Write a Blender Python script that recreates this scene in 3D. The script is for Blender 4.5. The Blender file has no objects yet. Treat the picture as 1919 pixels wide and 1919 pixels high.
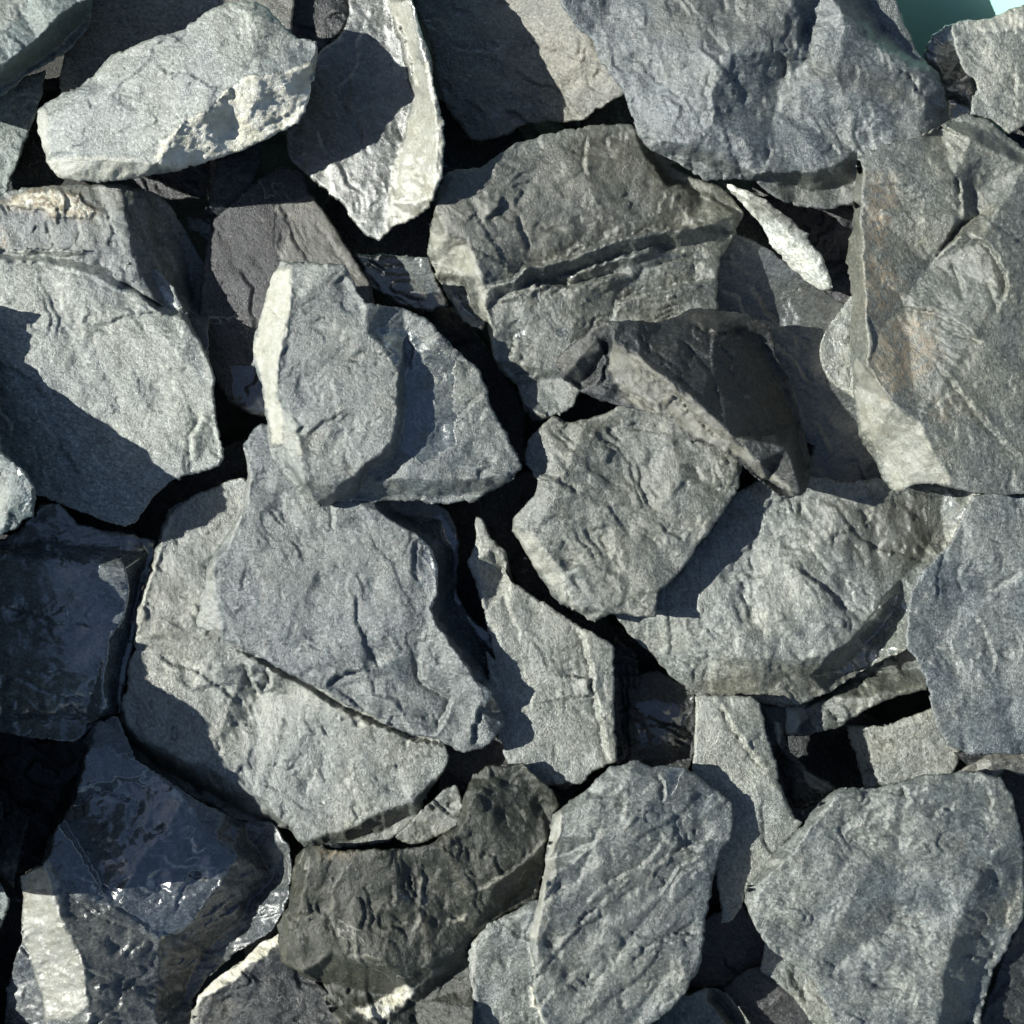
import bpy, math, random
import numpy as np
from mathutils import Vector
from mathutils.geometry import delaunay_2d_cdt

# ------------------------------------------------------------ camera, sky, sun, exposure
S = 0.00025            # metres per unit of the tracing grid (1919 units across the frame)
CAMH = 2500.0          # camera height above the pile's zero level, in the same units
HALF = 959.5
scene = bpy.context.scene
cam_d = bpy.data.cameras.new('camera')
cam = bpy.data.objects.new('camera', cam_d)
scene.collection.objects.link(cam)
cam.location = (0, 0, CAMH * S)
cam_d.sensor_width = 36.0
cam_d.lens = 36.0 * CAMH / (2 * HALF)
cam_d.clip_start = 0.01
cam_d.clip_end = 100.0
scene.camera = cam

SUN_EL, SUN_DIR = 34.0, 4.0     # elevation; light travels to +x and slightly towards -y
w = bpy.data.worlds.new('World'); scene.world = w; w.use_nodes = True
nt = w.node_tree; nt.nodes.clear()
sky = nt.nodes.new('ShaderNodeTexSky'); sky.sky_type = 'NISHITA'; sky.sun_disc = False
sky.sun_elevation = math.radians(SUN_EL)
sky.sun_rotation = math.radians(-90 + SUN_DIR)
sky.air_density = 1.0; sky.dust_density = 0.6; sky.ozone_density = 1.0
bg = nt.nodes.new('ShaderNodeBackground'); bg.inputs['Strength'].default_value = 0.052
wo = nt.nodes.new('ShaderNodeOutputWorld')
nt.links.new(sky.outputs[0], bg.inputs[0]); nt.links.new(bg.outputs[0], wo.inputs[0])
sl = bpy.data.lights.new('sun', 'SUN'); sl.energy = 5.0; sl.angle = math.radians(0.5)
sl.color = (0.99, 0.985, 0.91)
sun = bpy.data.objects.new('sun', sl); scene.collection.objects.link(sun)
el, az = math.radians(SUN_EL), math.radians(SUN_DIR)
d = Vector((math.cos(el) * math.cos(az), -math.cos(el) * math.sin(az), -math.sin(el)))
sun.rotation_euler = d.to_track_quat('-Z', 'Y').to_euler()
sun.location = (-1, 0, 1)
vs = scene.view_settings
vs.view_transform = 'Standard'; vs.look = 'None'; vs.exposure = 0.82; vs.gamma = 1.0
vs.use_curve_mapping = False

# ------------------------------------------------------------ noise
rs = np.random.RandomState(7)
PERM = rs.permutation(256); PERM = np.concatenate([PERM, PERM, PERM])
ANG = rs.rand(256) * 2 * np.pi
GX, GY = np.cos(ANG), np.sin(ANG)
def gnoise(x, y):
    xi = np.floor(x).astype(int); yi = np.floor(y).astype(int)
    xf = x - xi; yf = y - yi
    u = xf**3 * (xf * (xf * 6 - 15) + 10); v = yf**3 * (yf * (yf * 6 - 15) + 10)
    def g(i, j, a, b):
        h = PERM[PERM[(xi + i) & 255] + ((yi + j) & 255)]
        return GX[h] * a + GY[h] * b
    n00 = g(0, 0, xf, yf); n10 = g(1, 0, xf - 1, yf)
    n01 = g(0, 1, xf, yf - 1); n11 = g(1, 1, xf - 1, yf - 1)
    return ((n00 * (1 - u) + n10 * u) * (1 - v) + (n01 * (1 - u) + n11 * u) * v) * 1.45
def fbm(x, y, o=4, g=0.5):
    r = 0; a = 1; t = 0
    for k in range(o):
        r = r + a * gnoise(x * 2**k + 17.3 * k, y * 2**k - 9.1 * k); t += a; a *= g
    return r / t

# ------------------------------------------------------------ tracing helpers
K = 700 / 1919
TILE = {'A': (0, 0), 'B': (600, 0), 'C': (1219, 0), 'D': (0, 600), 'E': (600, 600),
        'F': (1219, 600), 'G': (0, 1219), 'H': (600, 1219), 'I': (1219, 1219)}
def P(s):
    out = []; ox, oy = 0, 0; k = 1
    for tok in s.split():
        if tok in TILE: ox, oy = TILE[tok]; k = K; continue
        v = [float(q) for q in tok.split(',')]
        out.append((ox + v[0] * k, oy + v[1] * k, v[2] if len(v) > 2 else 0.0))
    return out
def inside(px, py, poly):
    r = np.zeros(px.shape, bool); n = len(poly)
    for i in range(n):
        x1, y1 = poly[i][:2]; x2, y2 = poly[(i + 1) % n][:2]
        if y1 == y2: continue
        c = ((y1 > py) != (y2 > py)) & (px < (x2 - x1) * (py - y1) / (y2 - y1) + x1)
        r ^= c
    return r
def segdist(px, py, pts, closed=False):
    """distance, side, position along"""
    best = np.full(px.shape, 1e9); side = np.zeros(px.shape); along = np.zeros(px.shape)
    n = len(pts); m = n if closed else n - 1
    L = 0; lens = []
    for i in range(m):
        a = pts[i]; b = pts[(i + 1) % n]; lens.append(math.hypot(b[0] - a[0], b[1] - a[1]))
    tot = sum(lens) or 1
    for i in range(m):
        a = pts[i]; b = pts[(i + 1) % n]
        dx, dy = b[0] - a[0], b[1] - a[1]; l2 = dx * dx + dy * dy or 1e-9
        t = np.clip(((px - a[0]) * dx + (py - a[1]) * dy) / l2, 0, 1)
        dd = np.hypot(px - a[0] - t * dx, py - a[1] - t * dy)
        s = np.sign(dx * (py - a[1]) - dy * (px - a[0]))
        m_ = dd < best
        best = np.where(m_, dd, best); side = np.where(m_, s, side)
        along = np.where(m_, (L + t * lens[i]) / tot, along); L += lens[i]
    return best, side, along
def to_world(x, y, z):
    f = (CAMH - z) / CAMH
    return np.stack([(x - HALF) * f * S, (HALF - y) * f * S, z * S], -1)

def jag(outline, step, amp, seed):
    """densify a traced outline and break it up like a fractured edge"""
    pts = []
    n = len(outline)
    for i in range(n):
        a = outline[i]; b = outline[(i + 1) % n]
        l = math.hypot(b[0] - a[0], b[1] - a[1]); m = max(1, int(round(l / step)))
        for k in range(m):
            t = k / m
            pts.append((a[0] + (b[0] - a[0]) * t, a[1] + (b[1] - a[1]) * t))
    p = np.array(pts)
    # soften traced corners a little
    for _ in range(1):
        p = 0.5 * p + 0.25 * (np.roll(p, 1, 0) + np.roll(p, -1, 0))
    x, y = p[:, 0], p[:, 1]
    nx = fbm(x / 26 + seed, y / 26, 4, 0.62) * amp * 2.0
    ny = fbm(x / 26 - seed, y / 26 + 40, 4, 0.62) * amp * 2.0
    ch = np.clip(fbm(x / 40 + seed, y / 40 - seed, 2) * 5 - .6, 0, 1)      # chipped stretches
    nx += ch * fbm(x / 9 + 3, y / 9 + seed, 2) * 6; ny += ch * fbm(x / 9 - seed, y / 9, 2) * 6
    return np.stack([x + nx, y + ny], 1)

def surface(outline, ridges):
    vs_, ed = [], []
    for p in outline: vs_.append(p)
    n = len(outline)
    ed += [(i, (i + 1) % n) for i in range(n)]
    for r in ridges:
        b = len(vs_)
        vs_ += r
        ed += [(b + i, b + i + 1) for i in range(len(r) - 1)]
    zs = [v[2] for v in vs_]
    co, _, fa, ov, _, _ = delaunay_2d_cdt([Vector(v[:2]) for v in vs_], ed, [], 0, 0.01)
    z = []
    for i, c in enumerate(co):
        if ov[i]: z.append(zs[ov[i][0]])
        else:      # crossing created by intersecting lines: nearest input
            z.append(zs[int(np.argmin([(v[0] - c[0])**2 + (v[1] - c[1])**2 for v in vs_]))])
    tris = [t for t in fa if len(t) == 3]
    return np.array([(c[0], c[1]) for c in co]), np.array(z), tris

def eval_surface(sf, x, y):
    co, z, tris = sf
    best = np.full(x.shape, -1e9); out = np.zeros(x.shape)
    for t in tris:
        a, b, c = co[t[0]], co[t[1]], co[t[2]]
        det = (b[1] - c[1]) * (a[0] - c[0]) + (c[0] - b[0]) * (a[1] - c[1])
        if abs(det) < 1e-3: continue
        l1 = ((b[1] - c[1]) * (x - c[0]) + (c[0] - b[0]) * (y - c[1])) / det
        l2 = ((c[1] - a[1]) * (x - c[0]) + (a[0] - c[0]) * (y - c[1])) / det
        l3 = 1 - l1 - l2
        m = np.minimum(np.minimum(l1, l2), l3)
        k = m > best
        c1, c2, c3 = np.clip(l1, 0, 1), np.clip(l2, 0, 1), np.clip(l3, 0, 1)
        sm = c1 + c2 + c3
        v = (c1 * z[t[0]] + c2 * z[t[1]] + c3 * z[t[2]]) / sm
        best = np.where(k, m, best); out = np.where(k, v, out)
    return out

# ------------------------------------------------------------ materials
def N(nt, typ, **kw):
    n = nt.nodes.new(typ)
    for k, v in kw.items(): setattr(n, k, v)
    return n
def mixc(nt, fac, a, b, mode='MIX'):
    m = N(nt, 'ShaderNodeMix', data_type='RGBA', blend_type=mode)
    for s, v in ((0, fac), (6, a), (7, b)):
        if hasattr(v, 'is_linked') or hasattr(v, 'links'): nt.links.new(v, m.inputs[s])
        else: m.inputs[s].default_value = v if s == 0 else (v[0], v[1], v[2], 1)
    return m.outputs[2]
def math_(nt, op, a, b=None, clamp=False):
    m = N(nt, 'ShaderNodeMath', operation=op, use_clamp=clamp)
    for i, v in enumerate((a, b)):
        if v is None: continue
        if hasattr(v, 'links'): nt.links.new(v, m.inputs[i])
        else: m.inputs[i].default_value = v
    return m.outputs[0]
def ramp(nt, fac, p0, p1, c0=0.0, c1=1.0):
    r = N(nt, 'ShaderNodeMapRange', interpolation_type='SMOOTHSTEP')
    nt.links.new(fac, r.inputs[0])
    for i, v in zip((1, 2, 3, 4), (p0, p1, c0, c1)): r.inputs[i].default_value = v
    return r.outputs[0]
MATS = {}
def slate(name, col, warm=(0.100, 0.088, 0.056), rough=0.5, wetness=0.0, grain=1.0, warmth=0.35, ang=0.5, spec=0.5, bump=1.0):
    m = bpy.data.materials.new(name); m.use_nodes = True
    t = m.node_tree; t.nodes.clear()
    out = N(t, 'ShaderNodeOutputMaterial'); bs = N(t, 'ShaderNodeBsdfPrincipled')
    t.links.new(bs.outputs[0], out.inputs[0])
    tc = N(t, 'ShaderNodeTexCoord'); oi = N(t, 'ShaderNodeObjectInfo')
    ad = N(t, 'ShaderNodeVectorMath', operation='ADD')
    sc = N(t, 'ShaderNodeVectorMath', operation='SCALE'); sc.inputs[3].default_value = 3.0
    cb = N(t, 'ShaderNodeCombineXYZ')
    for i in range(3): t.links.new(oi.outputs['Random'], cb.inputs[i])
    t.links.new(cb.outputs[0], sc.inputs[0])
    t.links.new(tc.outputs['Object'], ad.inputs[0]); t.links.new(sc.outputs[0], ad.inputs[1])
    rot = N(t, 'ShaderNodeMapping'); rot.inputs['Rotation'].default_value = (0, 0, ang)
    t.links.new(ad.outputs[0], rot.inputs[0]); V = rot.outputs[0]
    st = N(t, 'ShaderNodeMapping'); st.inputs['Scale'].default_value = (1, 1.7, 1.7)
    t.links.new(V, st.inputs[0]); VS = st.outputs[0]
    def noise(vec, px, det=4, ro=0.6, dist=0.0):
        n = N(t, 'ShaderNodeTexNoise'); t.links.new(vec, n.inputs['Vector'])
        n.inputs['Scale'].default_value = 1.0 / (px * S); n.inputs['Detail'].default_value = det
        n.inputs['Roughness'].default_value = ro; n.inputs['Distortion'].default_value = dist
        return n.outputs[0]
    big = noise(V, 170, 4, .6, .4); mid = noise(VS, 40, 4, .65, .3); fine = noise(VS, 9, 4, .75); gr = noise(V, 4.5, 3, .8)
    spk = noise(V, 6, 2, .6)
    base = mixc(t, ramp(t, big, .38, .62), (col[0] * .84, col[1] * .89, col[2] * .92), (col[0] * 1.10, col[1] * 1.10, col[2] * 1.02))
    base = mixc(t, math_(t, 'MULTIPLY', ramp(t, noise(V, 90, 5, .7, .8), .50, .72), warmth), base, warm)
    base = mixc(t, 1.0, base, mixc(t, ramp(t, mid, .3, .7), (.80, .80, .80), (1.2, 1.2, 1.2)), 'MULTIPLY')
    base = mixc(t, 1.0, base, mixc(t, ramp(t, fine, .3, .7), (.60,) * 3, (1.48,) * 3), 'MULTIPLY')
    base = mixc(t, 1.0, base, mixc(t, ramp(t, gr, .3, .7), (.60,) * 3, (1.5,) * 3), 'MULTIPLY')
    base = mixc(t, math_(t, 'MULTIPLY', ramp(t, spk, .58, .70), .75), base, tuple(min(.6, c * 2.3 + .03) for c in col))
    # thin pale mineral streaks
    vein = math_(t, 'SUBTRACT', noise(V, 230, 5, .55, .6), .5); vein = math_(t, 'ABSOLUTE', vein)
    veinm = math_(t, 'MULTIPLY', ramp(t, vein, .0012, .004, 1.0, 0.0), ramp(t, noise(V, 120, 2), .53, .66))
    base = mixc(t, math_(t, 'MULTIPLY', veinm, .5), base, (.34, .34, .31))
    def attr(n_):
        a = N(t, 'ShaderNodeAttribute', attribute_name=n_); return a.outputs['Fac']
    pale, rust, wet, dk = attr('pale'), attr('rust'), attr('wet'), attr('brown')
    qz_glint = mixc(t, ramp(t, noise(V, 30, 5, .7), .35, .65), (.56, .54, .42), (.76, .75, .67))
    qz_glint = mixc(t, math_(t, 'MULTIPLY', ramp(t, noise(V, 12, 4, .8), .52, .7), .45), qz_glint, (.30, .29, .22))
    pk = math_(t, 'MULTIPLY', math_(t, 'POWER', pale, 1.2), ramp(t, math_(t, 'ADD', noise(VS, 26, 5, .75, .5), math_(t, 'MULTIPLY', pale, .26)), .40, .58, .5, 1.0))
    base = mixc(t, pk, base, qz_glint)  # pale also paints sun glints on flanks and edges, besides real quartz
    ru = mixc(t, ramp(t, noise(V, 20, 4, .7), .35, .65), (.17, .13, .075), (.27, .20, .12))
    base = mixc(t, math_(t, 'MULTIPLY', rust, ramp(t, noise(V, 16, 4, .75), .40, .60)), base, ru)
    base = mixc(t, dk, base, mixc(t, ramp(t, mid, .35, .65), (.032, .031, .023), (.078, .074, .054)))
    # water film: darker and much smoother where it lies, with a broken outline
    wn = noise(V, 55, 6, .62, .8)
    wt = math_(t, 'ADD', math_(t, 'MULTIPLY', wet, 1.0), wetness)
    thr = math_(t, 'SUBTRACT', 1.0, wt)
    film = ramp(t, math_(t, 'SUBTRACT', math_(t, 'ADD', wn, .0), math_(t, 'ADD', math_(t, 'MULTIPLY', thr, .8), .08)), -.05, .07)
    film.node.clamp = True
    base = mixc(t, film, base, mixc(t, 1.0, base, (.78, .80, .83), 'MULTIPLY'))
    t.links.new(base, bs.inputs['Base Color'])
    r1 = math_(t, 'ADD', rough - .27, math_(t, 'MULTIPLY', fine, .34))
    rr = N(t, 'ShaderNodeMix', data_type='FLOAT'); t.links.new(film, rr.inputs[0]); t.links.new(r1, rr.inputs[2]); rr.inputs[3].default_value = .24
    t.links.new(rr.outputs[0], bs.inputs['Roughness'])
    bs.inputs['Specular IOR Level'].default_value = spec
    t.links.new(film, bs.inputs['Coat Weight']); bs.inputs['Coat Roughness'].default_value = .2; bs.inputs['Coat IOR'].default_value = 2.0
    # relief
    big_step = N(t, 'ShaderNodeTexNoise'); t.links.new(VS, big_step.inputs['Vector']); big_step.inputs['Scale'].default_value = 1 / (80 * S); big_step.inputs['Detail'].default_value = 6; big_step.inputs['Roughness'].default_value = .55
    q5 = math_(t, 'MULTIPLY', big_step.outputs[0], 12.0); frc = math_(t, 'FRACT', q5); stp = math_(t, 'ADD', math_(t, 'FLOOR', q5), ramp(t, frc, .40, .55))
    h = math_(t, 'ADD', math_(t, 'MULTIPLY', stp, .10), math_(t, 'MULTIPLY', noise(V, 5, 4, .8), 2.0 * grain))
    h = math_(t, 'ADD', h, math_(t, 'MULTIPLY', noise(VS, 30, 5, .6, .3), .5))
    h = math_(t, 'ADD', h, math_(t, 'MULTIPLY', noise(V, 2.6, 2, .7), 1.3 * grain))
    h = math_(t, 'ADD', h, math_(t, 'MULTIPLY', veinm, .4))
    hm = N(t, 'ShaderNodeMix', data_type='FLOAT'); t.links.new(film, hm.inputs[0]); t.links.new(h, hm.inputs[2])
    h2 = math_(t, 'MULTIPLY', math_(t, 'MULTIPLY', pale, 9.0), noise(VS, 15, 5, .72, .4))
    h = math_(t, 'ADD', h, h2); t.links.new(h, hm.inputs[2])
    t.links.new(math_(t, 'MULTIPLY', h, .30), hm.inputs[3])
    bp = N(t, 'ShaderNodeBump'); bp.inputs['Strength'].default_value = .85 * bump
    bp.inputs['Distance'].default_value = S
    t.links.new(hm.outputs[0], bp.inputs['Height']); t.links.new(bp.outputs[0], bs.inputs['Normal'])
    MATS[name] = m
    return m
slate('grey_slate', (.100, .109, .106), rough=.42, spec=.9)
slate('blue_slate', (.089, .099, .101), rough=.40, warmth=.15, ang=.2, spec=.9)
slate('olive_slate', (.098, .102, .091), rough=.42, warmth=.4, ang=1.0, spec=.9)
slate('brown_slate', (.102, .098, .084), rough=.42, warmth=.45, ang=.3, spec=.8)
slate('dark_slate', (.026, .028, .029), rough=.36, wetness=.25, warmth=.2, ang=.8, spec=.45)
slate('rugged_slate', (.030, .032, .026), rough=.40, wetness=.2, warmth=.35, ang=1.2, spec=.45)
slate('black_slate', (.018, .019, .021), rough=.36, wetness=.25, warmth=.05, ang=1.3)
slate('wet_slate', (.125, .132, .130), rough=.34, wetness=.62, warmth=.12, grain=.4, ang=.15, bump=.5)
slate('damp_slate', (.066, .071, .074), rough=.36, wetness=.16, warmth=.15, grain=.7, ang=-.4, spec=.9, bump=.7)
slate('pale_slate', (.166, .176, .166), rough=.42, warmth=.12, ang=.45, spec=.9)
slate('light_slate', (.140, .145, .132), rough=.40, warmth=.15, ang=1.2, spec=1.0)
slate('teal_slate', (.088, .110, .108), rough=.42, warmth=.1, ang=.6, spec=.8)
slate('quartz', (.40, .41, .39), rough=.4, warmth=.3, warm=(.25, .25, .2), ang=.9)
slate('smoked_slate', (.036, .036, .039), rough=.40, wetness=.15, warmth=.35, warm=(.045, .036, .032), ang=.7, spec=.45)

slate('satin_slate', (.068, .072, .068), rough=.36, spec=1.0, warmth=.1, grain=.8, bump=.7)
# ------------------------------------------------------------ a stone
COUNT = [0]
REG = []
def stone(label, out, z, mat='grey_slate', tilt=(0, 0), ridges=(), ledges=(), thick=110, rough=3.0, flake=3.0,
          ang=0.5, jagamp=3.0, step=3.3, edge=6.0, warp=3.5, pale=(), rust=(), wet=(), brown=(), rims=(), inset=.30, group=None, name='slate_stone'):
    COUNT[0] += 1; seed = COUNT[0] * 13.71
    ol = P(out)
    cx = sum(p[0] for p in ol) / len(ol); cy = sum(p[1] for p in ol) / len(ol)
    def gain(v): return v * 2.2 if abs(v) <= 20 else v + math.copysign(16, v)
    rd = [[(p[0], p[1], gain(p[2])) for p in P(r)] for r in ridges]
    def near(x, y, lines, lim, mn):
        bd, bz = lim, None
        for l in lines:
            for a, b in zip(l[:-1], l[1:]):
                dx, dy = b[0] - a[0], b[1] - a[1]
                t = min(1, max(0, ((x - a[0]) * dx + (y - a[1]) * dy) / (dx * dx + dy * dy + 1e-9)))
                q = math.hypot(x - a[0] - t * dx, y - a[1] - t * dy); v = a[2] + (b[2] - a[2]) * t
                if q < bd and abs(v) >= mn: bd, bz = q, v
        return bz
    rm = [P(r) for r in rims]; given = any(p[2] for p in ol)
    fine_ol = []
    for i in range(len(ol)):           # subdivide long outline edges so rim heights follow
        a, b = ol[i], ol[(i + 1) % len(ol)]
        m = max(1, int(math.hypot(b[0] - a[0], b[1] - a[1]) / 30))
        for k in range(m): fine_ol.append((a[0] + (b[0] - a[0]) * k / m, a[1] + (b[1] - a[1]) * k / m))
    zo = []
    for x, y in fine_ol:
        v = near(x, y, rm, 24, 0)
        if v is None and given: v = near(x, y, [ol + ol[:1]], 5, 0)
        if v is None: v = near(x, y, rd, 55, 20)
        zo.append(v or 0.0)
    zo = np.array(zo); zo = .5 * zo + .25 * (np.roll(zo, 1) + np.roll(zo, -1))
    ol0 = ol; ol = [(p[0], p[1], z_) for p, z_ in zip(fine_ol, zo)]
    sf = surface(ol, rd)
    loop = jag(ol, step, jagamp, seed)
    xs0, ys0 = loop.min(0); xs1, ys1 = loop.max(0)
    # hex grid, jittered, kept clear of the rim
    gx, gy = np.meshgrid(np.arange(xs0, xs1, step * 1.05), np.arange(ys0, ys1, step * .95))
    gx = gx + (np.arange(gx.shape[0]) % 2)[:, None] * step * .52
    gx = gx.ravel(); gy = gy.ravel()
    lp = [tuple(p) for p in loop]
    k = inside(gx, gy, lp); gx, gy = gx[k], gy[k]
    dist = np.full(gx.shape, 1e9)
    L = loop
    for i in range(0, len(gx), 4000):
        dd = np.hypot(gx[i:i + 4000, None] - L[None, :, 0], gy[i:i + 4000, None] - L[None, :, 1])
        dist[i:i + 4000] = dd.min(1)
    k = dist > step * .6; gx, gy, dist = gx[k], gy[k], dist[k]
    r = np.random.RandomState(COUNT[0])
    gx = gx + (r.rand(len(gx)) - .5) * step * .35; gy = gy + (r.rand(len(gy)) - .5) * step * .35
    X = np.concatenate([loop[:, 0], gx]); Y = np.concatenate([loop[:, 1], gy]); D = np.concatenate([np.zeros(len(loop)), dist])
    nl = len(loop)
    co, _, fa, ov, _, _ = delaunay_2d_cdt([Vector((a, b)) for a, b in zip(X.tolist(), Y.tolist())],
                                        [(i, (i + 1) % nl) for i in range(nl)], [], 1, 1e-4)
    # map back to input ids so attributes stay aligned
    idx = np.array([o[0] if o else -1 for o in ov])
    C = np.array([(c[0], c[1]) for c in co])
    X, Y = C[:, 0], C[:, 1]
    D = np.where(idx >= 0, D[np.maximum(idx, 0)], 0)
    # height: facets with broken-up creases
    wx = X + fbm(X / 42 + seed, Y / 42, 3, .5) * warp * 2; wy = Y + fbm(X / 42, Y / 42 + seed, 3, .5) * warp * 2
    Z = z + eval_surface(sf, wx, wy) + tilt[0] * (X - cx) + tilt[1] * (Y - cy)
    for lg in ledges:
        pts = P(lg[0]); dz = lg[1]; fall = lg[2] if len(lg) > 2 else 60
        jx = X + fbm(X / 18 + seed, Y / 18, 3, .6) * 7; jy = Y + fbm(X / 18, Y / 18 - seed, 3, .6) * 7
        dd, sd, al = segdist(jx, jy, pts)
        end = np.clip(np.minimum(al, 1 - al) * 6, 0, 1)
        Z += dz * np.clip(dd / 3.0, 0, 1) * sd * np.exp(-dd / fall) * end * .6
        Z -= np.clip(abs(dz) * .75, 1.5, 11) * np.exp(-(dd / 3.6) ** 2) * end * (.55 + .9 * np.abs(fbm(X / 25 + seed, Y / 25, 3)))
    rl = random.Random(COUNT[0] * 7 + 1)
    span = max(np.ptp(X), np.ptp(Y)); nled = int(min(11, span / 60)) if step < 5 else 0
    ca, sa = math.cos(ang), math.sin(ang)
    for _ in range(nled):
        k_ = rl.randrange(len(X)); a_ = -ang + rl.gauss(0, .35); ln = rl.uniform(.12, .42) * span
        px_, py_ = X[k_], Y[k_]; ln_pts = []
        for q_ in range(6):
            ln_pts.append((px_, py_)); a2 = a_ + rl.gauss(0, .35); px_ += math.cos(a2) * ln / 5; py_ -= math.sin(a2) * ln / 5
        dz = rl.choice((-1, 1)) * rl.uniform(2.0, 6.5); fall = rl.uniform(14, 50)
        jx = X + fbm(X / 14 + seed, Y / 14, 3, .6) * 6; jy = Y + fbm(X / 14, Y / 14 - seed, 3, .6) * 6
        dd, sd, al = segdist(jx, jy, ln_pts); end = np.clip(np.minimum(al, 1 - al) * 5, 0, 1)
        Z += dz * np.clip(dd / 2.2, 0, 1) * sd * np.exp(-dd / fall) * end * .5
        Z -= abs(dz) * .35 * np.exp(-(dd / 3.0) ** 2) * end
    U = X * ca + Y * sa; Wv = -X * sa + Y * ca
    n = fbm(U / 130 + seed, Wv / 80 - seed, 3, .45) + .045 * fbm(U / 16, Wv / 11 + seed, 3, .6)
    q = n * 2.3; fl = np.floor(q); fr = q - fl
    terr = (fl + np.clip((fr - .42) / .10, 0, 1) - .85 * fr) / 2.3
    Z += flake * terr * 3.0 * np.clip(.35 + 2.2 * fbm(X / 70 - seed, Y / 70, 2), 0, 1.2) + flake * n * 2.0
    Z += rough * (.36 * fbm(U / 48 + 5, Wv / 34 + seed, 4, .55) + .30 * fbm(U / 17 - seed, Wv / 12, 4, .65) + .14 * fbm(U / 9, Wv / 7 + seed, 2, .7))
    def mask(lst, soft=5.0, wall=False):
        ex = np.concatenate([X] + [wall[0]] * levels + [[wall[2]]]) if wall else X
        ey = np.concatenate([Y] + [wall[1]] * levels + [[wall[3]]]) if wall else Y
        a = np.zeros(len(ex))
        if not lst: return a
        jx = ex + fbm(ex / 30 + seed, ey / 30, 4, .55) * 12; jy = ey + fbm(ex / 30, ey / 30 - seed, 4, .55) * 12
        for q_ in lst:
            amt = 1.0
            if isinstance(q_, tuple): q_, amt = q_
            pl = P(q_); ins = inside(jx, jy, pl); dd, _, _ = segdist(jx, jy, pl, True)
            a = np.maximum(a, amt * np.where(ins, np.clip(.5 + dd / soft, 0, 1), np.clip(.5 - dd / soft, 0, 1)))
        return a
    levels = 9
    crumble = mask([(q_[0], min(1.0, q_[1] * 2)) if isinstance(q_, tuple) else q_ for q_ in pale], 12)
    if pale:
        rg = 1 - np.abs(fbm(U / 55 + seed, Wv / 17, 4, .6)) * 2.0
        Z += crumble * (rg * 4.5 + 1.3 * fbm(U / 8, Wv / 6 + seed, 2)) * min(1.0, rough / 3.0)
    # chipped, rounded rim
    ew = edge * .4 * (1 + .9 * fbm(X / 22 + seed, Y / 22 + 3, 3))
    ew = np.maximum(ew, 1.2)
    tt = np.clip(1 - D / (ew * 1.7), 0, 1)
    Z -= ew * .85 * (1 - np.sqrt(np.maximum(0, 1 - tt**2)))
    top = to_world(X, Y, Z)
    # loop order from ids
    inv = {int(i): k for k, i in enumerate(idx) if 0 <= i < nl}
    ring = [inv[i] for i in range(nl) if i in inv]
    rx, ry, rz = X[ring], Y[ring], Z[ring]
    verts = [top]; faces = [tuple(f) for f in fa]
    prev = np.array(ring); base_n = len(X)
    levels = 9
    arc = np.arange(len(ring)) * step
    pcx, pcy = rx.mean(), ry.mean()
    R = np.hypot(rx - pcx, ry - pcy).mean()
    wallv = []
    for j in range(1, levels + 1):
        t_ = j / levels
        zz = rz - thick * t_ + 3 * fbm(rx / 15, ry / 15 + j, 2)
        lay = gnoise(np.full(len(ring), j * .93 + seed), arc / 60.) * 5 + gnoise(arc / 12., np.full(len(ring), j * 1.7 + seed)) * 3.0
        sh = (inset * thick * (t_ ** 1.3) + (j > 1) * lay + 1.0) / R
        sh = np.clip(sh, -.02, .8)
        px = rx + (pcx - rx) * sh; py = ry + (pcy - ry) * sh
        wallv.append(to_world(px, py, zz))
        cur = base_n + (j - 1) * len(ring) + np.arange(len(ring))
        m = len(ring)
        for i in range(m):
            a, b = int(prev[i]), int(prev[(i + 1) % m]); c, e = int(cur[(i + 1) % m]), int(cur[i])
            faces.append((a, e, c, b))
        prev = cur
    verts += wallv
    V = np.concatenate(verts)
    cb = len(V); V = np.concatenate([V, [V[prev].mean(0)]])
    m = len(ring)
    for i in range(m): faces.append((int(prev[i]), cb, int(prev[(i + 1) % m])))
    # origin at the stone's base centre
    o = V[cb].copy(); V = V - o
    me = bpy.data.meshes.new(name); me.from_pydata(V.tolist(), [], faces)
    # y flip of the tracing grid reverses winding of the triangulated top
    import bmesh
    bm = bmesh.new(); bm.from_mesh(me); bmesh.ops.recalc_face_normals(bm, faces=bm.faces); bm.to_mesh(me); bm.free()
    me.polygons.foreach_set('use_smooth', [True] * len(me.polygons))
    for nm, lst, sf_ in (('pale', pale, 5), ('rust', rust, 30), ('wet', wet, 16), ('brown', brown, 30)):
        at = me.attributes.new(nm, 'FLOAT', 'POINT'); at.data.foreach_set('value', mask(lst, sf_, (rx, ry, pcx, pcy)).astype(np.float32))
    me.materials.append(MATS[mat])
    ob = bpy.data.objects.new(name, me); ob.location = o
    scene.collection.objects.link(ob)
    ob['label'] = label; ob['category'] = 'stone'
    ob['group'] = group or 'broken slate stones heaped in the tub'
    REG.append(ob)
    return ob

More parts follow.
